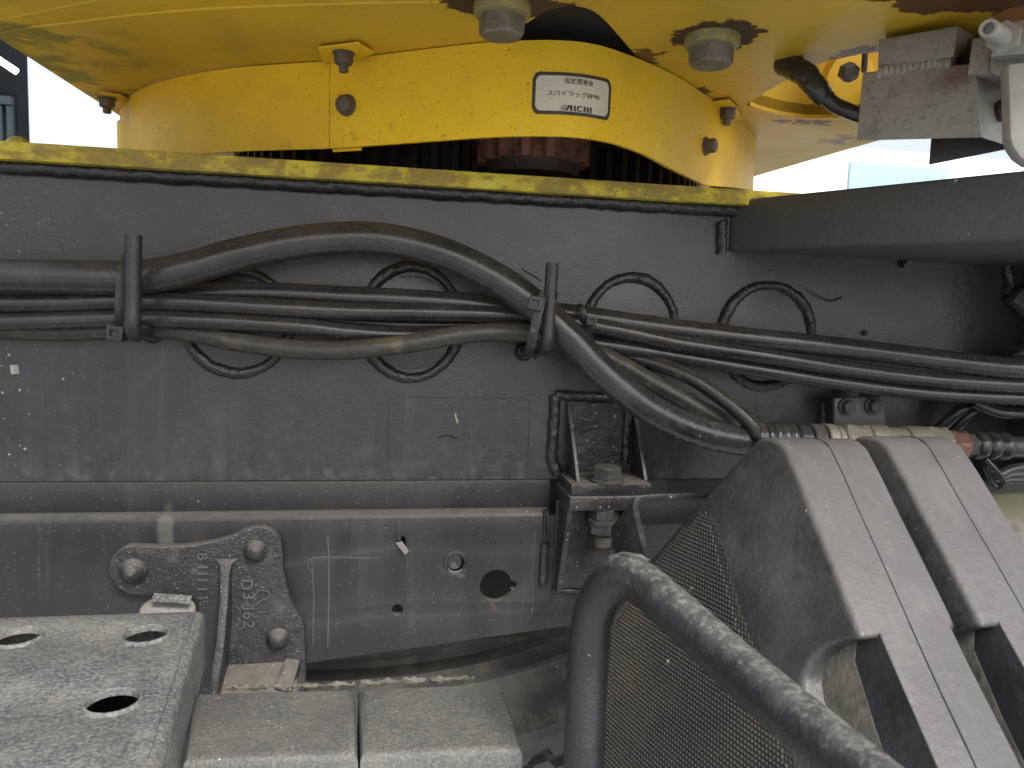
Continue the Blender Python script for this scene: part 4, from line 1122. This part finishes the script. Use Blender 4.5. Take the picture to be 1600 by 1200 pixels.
# left lip
lip = [PZ(0, 62, ZD), PZ(95, 122, ZD), PZ(188, 182, ZD)]
obj('edge_lip', prism([(-.3575, -.3, ZD - .0001), (-.3615, .05, ZD - .0001), (-.350, .36, ZD - .0001), (-.334, .79, ZD - .0001), (-.330, .79, ZD - .005), (-.347, .36, ZD - .005), (-.3585, .05, ZD - .005), (-.3545, -.3, ZD - .005)], (.0, 0, .0001)), yellow_deck, deck) if False else None
# unseen box added above the plate to close off the view and the light
obj('blocker_box', box(-.30, .30, -.22, .7, ZD + .0145, .62), yellow_deck, deck)
obj('notch_shade', box(.09, .34, -.2, .05, ZD + .0142, ZD + .0144), black_void, deck)  # black sheet laid over the notch so its inside looks unlit
# the right opening: collar wall and inner parts
rim = h2[8:]
Vr = []; Fr = []
for q in rim: Vr += [q + Vector((0, 0, -.003)), q + Vector((0, 0, .035)), q + Vector((.0, .006, .035)), q + Vector((0, .006, -.003))]
for i in range(len(rim) - 1):
    for k in range(4): Fr.append((i * 4 + k, i * 4 + (k + 1) % 4, i * 4 + 4 + (k + 1) % 4, i * 4 + 4 + k))
obj('opening_collar', (Vr, Fr), yellow_deck, deck, ang=50)
obj('inner_wall', prism([(.38, .14, ZD + .0145), (.62, .06, ZD + .0145), (.62, .07, ZD + .0145), (.38, .15, ZD + .0145)], (0, 0, .18)), yellow_deck, deck)
obj('inner_roof', box(.305, .68, -.2, .14, ZD + .17, ZD + .18), yellow_deck, deck)
obj('inner_lug', lathe([(.03, 0), (.03, .012), (.026, .014), (.01, .014)], PZ(1318, 125, ZD + .03), (.1, -1, -.3), 28), yellow_deck, deck)
obj('inner_bolt', hexhead(PZ(1322, 112, ZD + .02), (0, -1, -.4), .017, .012), bolt_dark, deck)
obj('inner_rod', tube([PZ(1352, 80, ZD + .03), PZ(1350, 110, ZD + .02)], .003, 8), bolt_dark, deck)
# big bolts
def bigbolt(c, af, h, wr, rot, parts=True):
    obj('washer', lathe([(wr, 0), (wr, .006), (wr * .95, .0085), (wr * .9, .009)], c, (0, 0, -1), 40), yellow_washer, deck)
    obj('bolt_head', hexhead(c + Vector((0, 0, -.009)), (0, 0, -1), af, h, rot), bolt_grey, deck, ang=22)
bigbolt(B1, .0318, .0155, .0228, R(20))
bigbolt(B2, .0345, .0150, .0235, R(5))

# hose through the opening
oh = thing('boot_hose', 'black hose in a wrapped rubber boot coming out of the turntable opening', 'hose', PZ(1300, 160, .2))
bp0, bp1 = PD(1238, 108, .70), PD(1296, 158, .69)
obj('boot', tube(catmull([PD(1225, 98, .72), PD(1252, 112, .70), PD(1276, 138, .69), PD(1290, 156, .69)], 8), lambda t: .0112 - .0018 * t + .00035 * math.sin(t * 45), 22, jit=.12), hose_rubber, oh)
obj('hose', tube(catmull([PD(1280, 143, .69), PD(1303, 163, .69), PD(1325, 173, .685), PD(1350, 182, .68), PD(1390, 195, .67)], 8), .0068, 18), hose_rubber, oh)

# ================================================================== RING COVERS
plan_px = [(191, 172), (205, 152), (230, 138), (262, 127), (300, 118), (350, 110), (400, 105), (460, 101), (520, 97), (600, 88), (700, 76), (770, 69), (830, 66), (870, 66), (900, 68), (930, 73), (960, 82), (1000, 97), (1040, 115), (1075, 135), (1100, 152), (1140, 178), (1165, 196), (1182, 216)]
plan = [PZ(a_, b_, ZD - .0015) for a_, b_ in plan_px]
pl = catmull([Vector((q.x, q.y, 0)) for q in plan], 8)
for _ in range(4):
    pl = [pl[0]] + [(pl[i - 1] + pl[i] * 2 + pl[i + 1]) / 4 for i in range(1, len(pl) - 1)] + [pl[-1]]
# add the turn-back at both ends
arcs = [0]
for i in range(1, len(pl)): arcs.append(arcs[-1] + (pl[i] - pl[i - 1]).length)
def at_s(s, off=0):
    s = max(0, min(arcs[-1] - 1e-5, s))
    i = 0
    lo_, hi_ = 0, len(arcs) - 1
    while hi_ - lo_ > 1:
        m_ = (lo_ + hi_) // 2
        if arcs[m_] <= s: lo_ = m_
        else: hi_ = m_
    t = (s - arcs[lo_]) / (arcs[lo_ + 1] - arcs[lo_])
    q = pl[lo_].lerp(pl[lo_ + 1], t)
    T = (pl[min(len(pl) - 1, lo_ + 2)] - pl[max(0, lo_ - 1)]).normalized()
    nrm = Vector((T.y, -T.x, 0))
    return q + nrm * off, T, nrm
def s_of(px, py):
    """arc length where the view ray of (px,py) meets the cover"""
    best = None
    h = Vector((ray(px, py).x, ray(px, py).y, 0)).normalized()
    for i in range(len(pl)):
        v = pl[i] - Vector((CAM.x, CAM.y, 0)); dd = abs(v.cross(h).z)
        if best is None or dd < best[0]: best = (dd, i)
    return arcs[best[1]]
def z_at(px, py, s):
    q, _, _ = at_s(s); d_ = ray(px, py)
    k = Vector((q.x - CAM.x, q.y - CAM.y)).length / Vector((d_.x, d_.y)).length
    return CAM.z + d_.z * k
bot_px = [(191, 224), (300, 232), (400, 235), (520, 233), (600, 228), (700, 221), (770, 216), (830, 214), (900, 216), (960, 226), (1000, 240), (1040, 261), (1075, 278), (1100, 290), (1140, 292), (1182, 298)]
bots = [(s_of(a_, b_ - 60), z_at(a_, b_, s_of(a_, b_ - 60))) for a_, b_ in bot_px]
def zbot(s):
    if s < bots[3][0]: return bots[3][1]
    for i in range(len(bots) - 1):
        if bots[i][0] <= s <= bots[i + 1][0]:
            t = (s - bots[i][0]) / max(1e-6, bots[i + 1][0] - bots[i][0]); z_ = bots[i][1] * (1 - t) + bots[i + 1][1] * t
            return max(.134, z_)
    return .134
def cover(s0, s1, off, th, name, n=90, zadd=0):
    V, Fc = [], []
    for i in range(n + 1):
        s = s0 + (s1 - s0) * i / n
        q, T, nr = at_s(s, off); q2, _, _ = at_s(s, off - th)
        zb_ = zbot(s) + zadd; zt3 = ZD - .0012
        V += [Vector((q.x, q.y, zb_)), Vector((q.x, q.y, zt3)), Vector((q2.x, q2.y, zt3)), Vector((q2.x, q2.y, zb_))]
    for i in range(n):
        for k in range(4): Fc.append((i * 4 + k, i * 4 + (k + 1) % 4, i * 4 + 4 + (k + 1) % 4, i * 4 + 4 + k))
    Fc += [(0, 1, 2, 3), (n * 4 + 3, n * 4 + 2, n * 4 + 1, n * 4)]
    return V, Fc
S1 = s_of(519, 165); S2 = s_of(1119, 240)
rc_ = thing('ring_cover', 'curved yellow sheet metal cover band round the slewing ring', 'cover', at_s(arcs[-1] / 2)[0] + Vector((0, 0, .14)))
obj('left_panel', cover(0, S1 - .0018, .003, .0022, ''), yellow_cover, rc_, ang=40)
obj('front_panel', cover(S1, S2, .0045, .0042, '', 140), yellow_cover, rc_, ang=40)
obj('joint_strip', cover(S1 + .0005, S1 + .034, -.0003, .002, '', 20, -.0028), yellow_cover, rc_, ang=40)
obj('right_panel', cover(S2 - .02, arcs[-1], 0, .0022, '', 40), yellow_cover, rc_, ang=40)
# end returns
q, T, nr = at_s(0)
obj('end_flange', prism([Vector((q.x - .001, q.y, .134)), Vector((q.x - .001, q.y, ZD - .012)), Vector((q.x - .013, q.y + .02, ZD - .012)), Vector((q.x - .013, q.y + .02, .134))], (.002, .001, 0)), yellow_cover, rc_, bevel=.0005)
e_ = at_s(arcs[-1])[0]
obj('back_panel', prism([Vector((e_.x, e_.y, .134)), Vector((e_.x, e_.y, ZD - .0013)), Vector((e_.x - .02, e_.y + .09, ZD - .0013)), Vector((e_.x - .02, e_.y + .09, .134))], (-.002, 0, 0)), yellow_cover, rc_)
def small_bolt(c, axis, af, h, wr, par, stud=0, rot=0):
    bolt_dark = bolt_brown
    obj('washer', lathe([(wr, 0), (wr, .0016), (wr * .94, .002)], c, axis, 28), bolt_dark, par)
    g_ = hexhead(Vector(c) + Vector(axis).normalized() * .002, axis, af, h, rot)
    if stud: g_ = join(g_, lathe([(stud, h), (stud, h + .008), (stud * .85, h + .009)], c, axis, 16))
    return obj('bolt_head', g_, bolt_dark, par, ang=24)
def face_pt(px, py, off):
    s = s_of(px, py); q, T, nr = at_s(s, off); return Vector((q.x, q.y, z_at(px, py, s))), nr
c, nr = face_pt(549, 167, .0045); hb = small_bolt(c, nr, .0155, .0075, .0105, rc_, rot=R(12))
V, Fc = textgeo('8', .0085, .0002, .0001)
tx = Vector((-nr.y, nr.x, 0)) * 1
c2 = c + nr * .0098
obj('head_mark', ([c2 + tx * v.x * -1 * (-1) + Vector((0, 0, 1)) * v.y + nr * v.z for v in V], Fc), bolt_grey, hb)
c, nr = face_pt(1096, 229, .0045); small_bolt(c, nr, .0135, .010, .0100, rc_, rot=R(5))
# tabs and downward bolts
def tabbolt(tab, bpx, af, stud):
    z_ = ZD - .005
    obj('tab', prism([PZ(a_, b_, z_) for a_, b_ in tab], (0, 0, .002)), yellow_cover, rc_, bevel=.0005)
    small_bolt(PZ(bpx[0], bpx[1], z_), (0, 0, -1), af, .009, af * .66, rc_, stud, R(8))
tabbolt([(497, 76), (560, 68), (585, 84), (545, 100), (505, 100)], (537, 82), .0155, .0045)
tabbolt([(1098, 163), (1140, 157), (1152, 170), (1160, 190), (1120, 176)], (1137, 170), .0155, .0045)
tabbolt([(150, 144), (190, 150), (215, 165), (192, 172), (170, 153)], (167, 153), .0165, .0048)

# sticker on the front panel
lbl = thing('lubricant_label', 'white sticker with black border and Japanese lettering on the yellow cover', 'label', face_pt(891, 180, .003)[0])
sc0, sc1 = s_of(834, 150), s_of(950, 155)
zc = z_at(891, 149, s_of(891, 149)); hgt = z_at(891, 116, s_of(891, 149)) - z_at(891, 182, s_of(891, 149))
W_, H_ = sc1 - sc0, hgt
smid = (sc0 + sc1) / 2
def on_label(u, v, off):
    q, T, nr = at_s(smid + u, .0045 + off); return Vector((q.x, q.y, zc + v))
def rrect(w_, h_, r_, n=6):
    o = []
    for (cx, cy, a0) in ((w_ / 2 - r_, h_ / 2 - r_, 0), (-w_ / 2 + r_, h_ / 2 - r_, 90), (-w_ / 2 + r_, -h_ / 2 + r_, 180), (w_ / 2 - r_, -h_ / 2 + r_, 270)):
        for k in range(n + 1):
            a_ = R(a0 + 90 * k / n); o.append((cx + math.cos(a_) * r_, cy + math.sin(a_) * r_))
    return o
def sheet(w_, h_, r_, off, mat, name):
    """rounded rectangle cut into vertical strips so that it follows the curve"""
    nx = 30; V = []; Fc = []
    for i in range(nx + 1):
        u = -w_ / 2 + w_ * i / nx
        e = max(0, abs(u) - (w_ / 2 - r_))
        hh = h_ / 2 - r_ + math.sqrt(max(0, r_ * r_ - e * e))
        V += [on_label(u, -hh, off), on_label(u, hh, off)]
    for i in range(nx): Fc.append((i * 2, i * 2 + 2, i * 2 + 3, i * 2 + 1))
    obj(name, (V, Fc), mat, lbl, weld=False)
sheet(W_, H_, .006, .0003, label_black, 'border')
sheet(W_ - .0062, H_ - .0062, .0042, .0005, label_white, 'face')
def ltext(s, size, u, v, bold=0, shear=0, sx=1, nm='lettering', space=1):
    V, Fc = textgeo(s, size, 0, bold, shear, space, 4)
    obj(nm, ([on_label(u + q.x * sx, v + q.y, .0008) for q in V], Fc), label_black, lbl, weld=False, fixn=False)
def fit(s_, u0, u1, v, hgt, bold, nm='lettering'):
    V, Fc = textgeo(s_, .01, 0, bold, 0, 1, 4)
    x0 = min(q.x for q in V); x1 = max(q.x for q in V); y0 = min(q.y for q in V); y1 = max(q.y for q in V)
    obj(nm, ([on_label(u0 + (q.x - x0) / (x1 - x0) * (u1 - u0), v + ((q.y - y0) / (y1 - y0) - .5) * hgt, .0008) for q in V], Fc), label_black, lbl, weld=False, fixn=False)
LU = lambda x: (x - 805) / 1390 * W_
fit('指定潤滑油', LU(625), LU(1105), H_ * .305, H_ * .14, .00010)
fit('スパイラックEP90', LU(362), LU(1240), H_ * .0, H_ * .135, .00010)
lv = -H_ * .335; lh = H_ * .068
def lpoly(pts, nm='logo_stripe'):
    obj(nm, ([on_label(LU(a_), lv + b_ * lh, .0008) for a_, b_ in pts], [tuple(range(len(pts)))]), label_black, lbl, weld=False)
for x_, w1 in ((560, 9), (585, 13), (615, 20)):
    lpoly([(x_, -1), (x_ + w1, -1), (x_ + w1 + 55, 1), (x_ + 55, 1)])
lpoly([(652, -1), (690, -1), (735, .35), (735, -1), (775, -1), (775, 1), (708, 1)], 'logo_letter')
lpoly([(797, -1), (832, -1), (832, 1), (797, 1)], 'logo_letter')
lpoly([(1072, -1), (1108, -1), (1108, 1), (1072, 1)], 'logo_letter')
lpoly([(960, -1), (994, -1), (994, -.2), (1020, -.2), (1020, -1), (1054, -1), (1054, 1), (1020, 1), (1020, .25), (994, .25), (994, 1), (960, 1)], 'logo_letter')
lpoly([(940, -1), (940, -.55), (885, -.55), (880, -.4), (880, .4), (885, .55), (940, .55), (940, 1), (868, 1), (848, .6), (848, -.6), (868, -1)], 'logo_letter')

# ================================================================== GEARS in the gap under the cover
def gear(name, c, rad, nt, z0, z1, mat, par, a0=0, a1=2 * math.pi, depth=.012, duty=.5):
    prof = []
    for k in range(nt):
        b = 2 * math.pi / nt
        for (fa, rr) in ((0, rad - depth), (.16, rad - depth), (.30, rad), (.62, rad), (.78, rad - depth)):
            a_ = (k + fa) * b
            prof.append(Vector((c[0] + math.cos(a_) * rr, c[1] + math.sin(a_) * rr, z0)))
    obj(name, prism(prof, (0, 0, z1 - z0)), mat, par, ang=25)
gr = thing('slewing_gear', 'rusty brown pinion and ring gear teeth in the dark gap under the yellow cover', 'gear', (.15, .2, .13))
pc = PY(853, 240, .0); pr_ = .062
gear('pinion', (pc.x, .035 + .03, 0), pr_, 15, .152, .2, rust, gr, depth=.012)
obj('pinion_hub', lathe([(.048, .14), (.052, .152)], (pc.x, .065, 0), (0, 0, 1), 30), rust_dark, gr)
gear('ring_gear', (pc.x - .02, .47, 0), .355, 92, .128, .19, rust_dark, gr, depth=.012)
obj('backing_ring', lathe([(.36, .19), (.36, .232)], (pc.x - .02, .47, 0), (0, 0, 1), 64), black_void, gr)

# ================================================================== GREY UNIT top right
gu = thing('lock_bracket', 'grey painted steel block assembly with weld, hanging from the turntable at upper right', 'bracket', PD(1450, 200, .62))
def hexa(name, front, back, mat, bevel=.0012, par=None):
    return obj(name, loft([PD(*q) for q in front], [PD(*q) for q in back]), mat, par or gu, bevel=bevel)
hexa('upper_block', [(1373, 62, .632), (1497, 40, .585), (1490, 89, .585), (1371, 107, .632)], [(1400, 60, .68), (1524, 55, .64), (1516, 97, .64), (1398, 100, .68)], grey_unit)
hexa('lower_block', [(1348, 113, .640), (1524, 99, .577), (1534, 215, .575), (1338, 220, .640)], [(1362, 115, .67), (1535, 108, .62), (1545, 208, .61), (1352, 213, .67)], grey_unit)
hexa('lower_block', [(1522, 108, .5775), (1585, 130, .62), (1585, 232, .62), (1532, 215, .5755)], [(1520, 108, .60), (1590, 138, .65), (1590, 225, .65), (1535, 208, .60)], grey_unit)
p = [PD(1374 + i * 1.9, 115 - i * .3 + .5 * math.sin(i * .9), .6335 - .00068 * i) for i in range(62)]
obj('weld_bead', tube(p, lambda t: .0060 * (1 + .10 * math.sin(t * 75)), 12, jit=.2), grey_unit, gu)
hexa('dark_channel', [(1455, 214, .66), (1600, 205, .63), (1600, 228, .63), (1451, 258, .66)], [(1462, 210, .70), (1600, 205, .68), (1600, 225, .68), (1459, 248, .70)], unit_dark)
hexa('filler_block', [(1490, 60, .62), (1560, 60, .62), (1560, 130, .62), (1490, 130, .62)], [(1490, 60, .65), (1560, 60, .65), (1560, 130, .65), (1490, 130, .65)], unit_dark)  # dark block added to close the bright sky gap between the blocks
hexa('mid_block', [(1519, 60, .575), (1549, 56, .57), (1545, 112, .57), (1511, 118, .575)], [(1560, 60, .62), (1600, 60, .62), (1600, 143, .62), (1560, 140, .62)], grey_unit)
hexa('mid_block', [(1546, 92, .569), (1620, 80, .55), (1620, 150, .56), (1546, 112, .569)], [(1560, 92, .60), (1630, 90, .60), (1630, 150, .60), (1560, 130, .60)], grey_unit)
lightg = M('light_grey_paint', (.3, .295, .275), (.25, .245, .23), 30, rough=.4, bump=((200, .0005),))
hexa('clamp_plate', [(1574, 36, .53), (1660, 18, .51), (1660, 80, .51), (1546, 89, .54)], [(1574, 40, .56), (1660, 22, .54), (1660, 86, .54), (1548, 95, .565)], lightg)
a_, b_ = PD(1544, 44, .495), PD(1580, 66, .53)
dd = (b_ - a_).normalized()
obj('pipe_stub', lathe([(.0035, .006), (.0036, .0), (.0054, -.0002), (.006, .0012), (.006, (b_ - a_).length)], a_, dd, 28), lightg, gu, ang=40)
obj('lock_nut', hexhead(a_ + dd * ((b_ - a_).length * .62), dd, .0185, .006, R(10)), lightg, gu, ang=24)
ol_ = [(1576, 100), (1640, 92), (1640, 262), (1610, 256), (1595, 246), (1584, 230), (1579, 214)]
obj('swing_plate', prism([PD(a_, b_, .525) for a_, b_ in ol_], cf * .010), lightg, gu, bevel=.0015)
obj('ball_bolt', lathe([(.009, 0), (.009, .004), (.0075, .007), (.004, .0095), (.001, .0102)], PD(1569, 172, .60), (-.2, -1, -.1), 24), bolt_dark, gu)
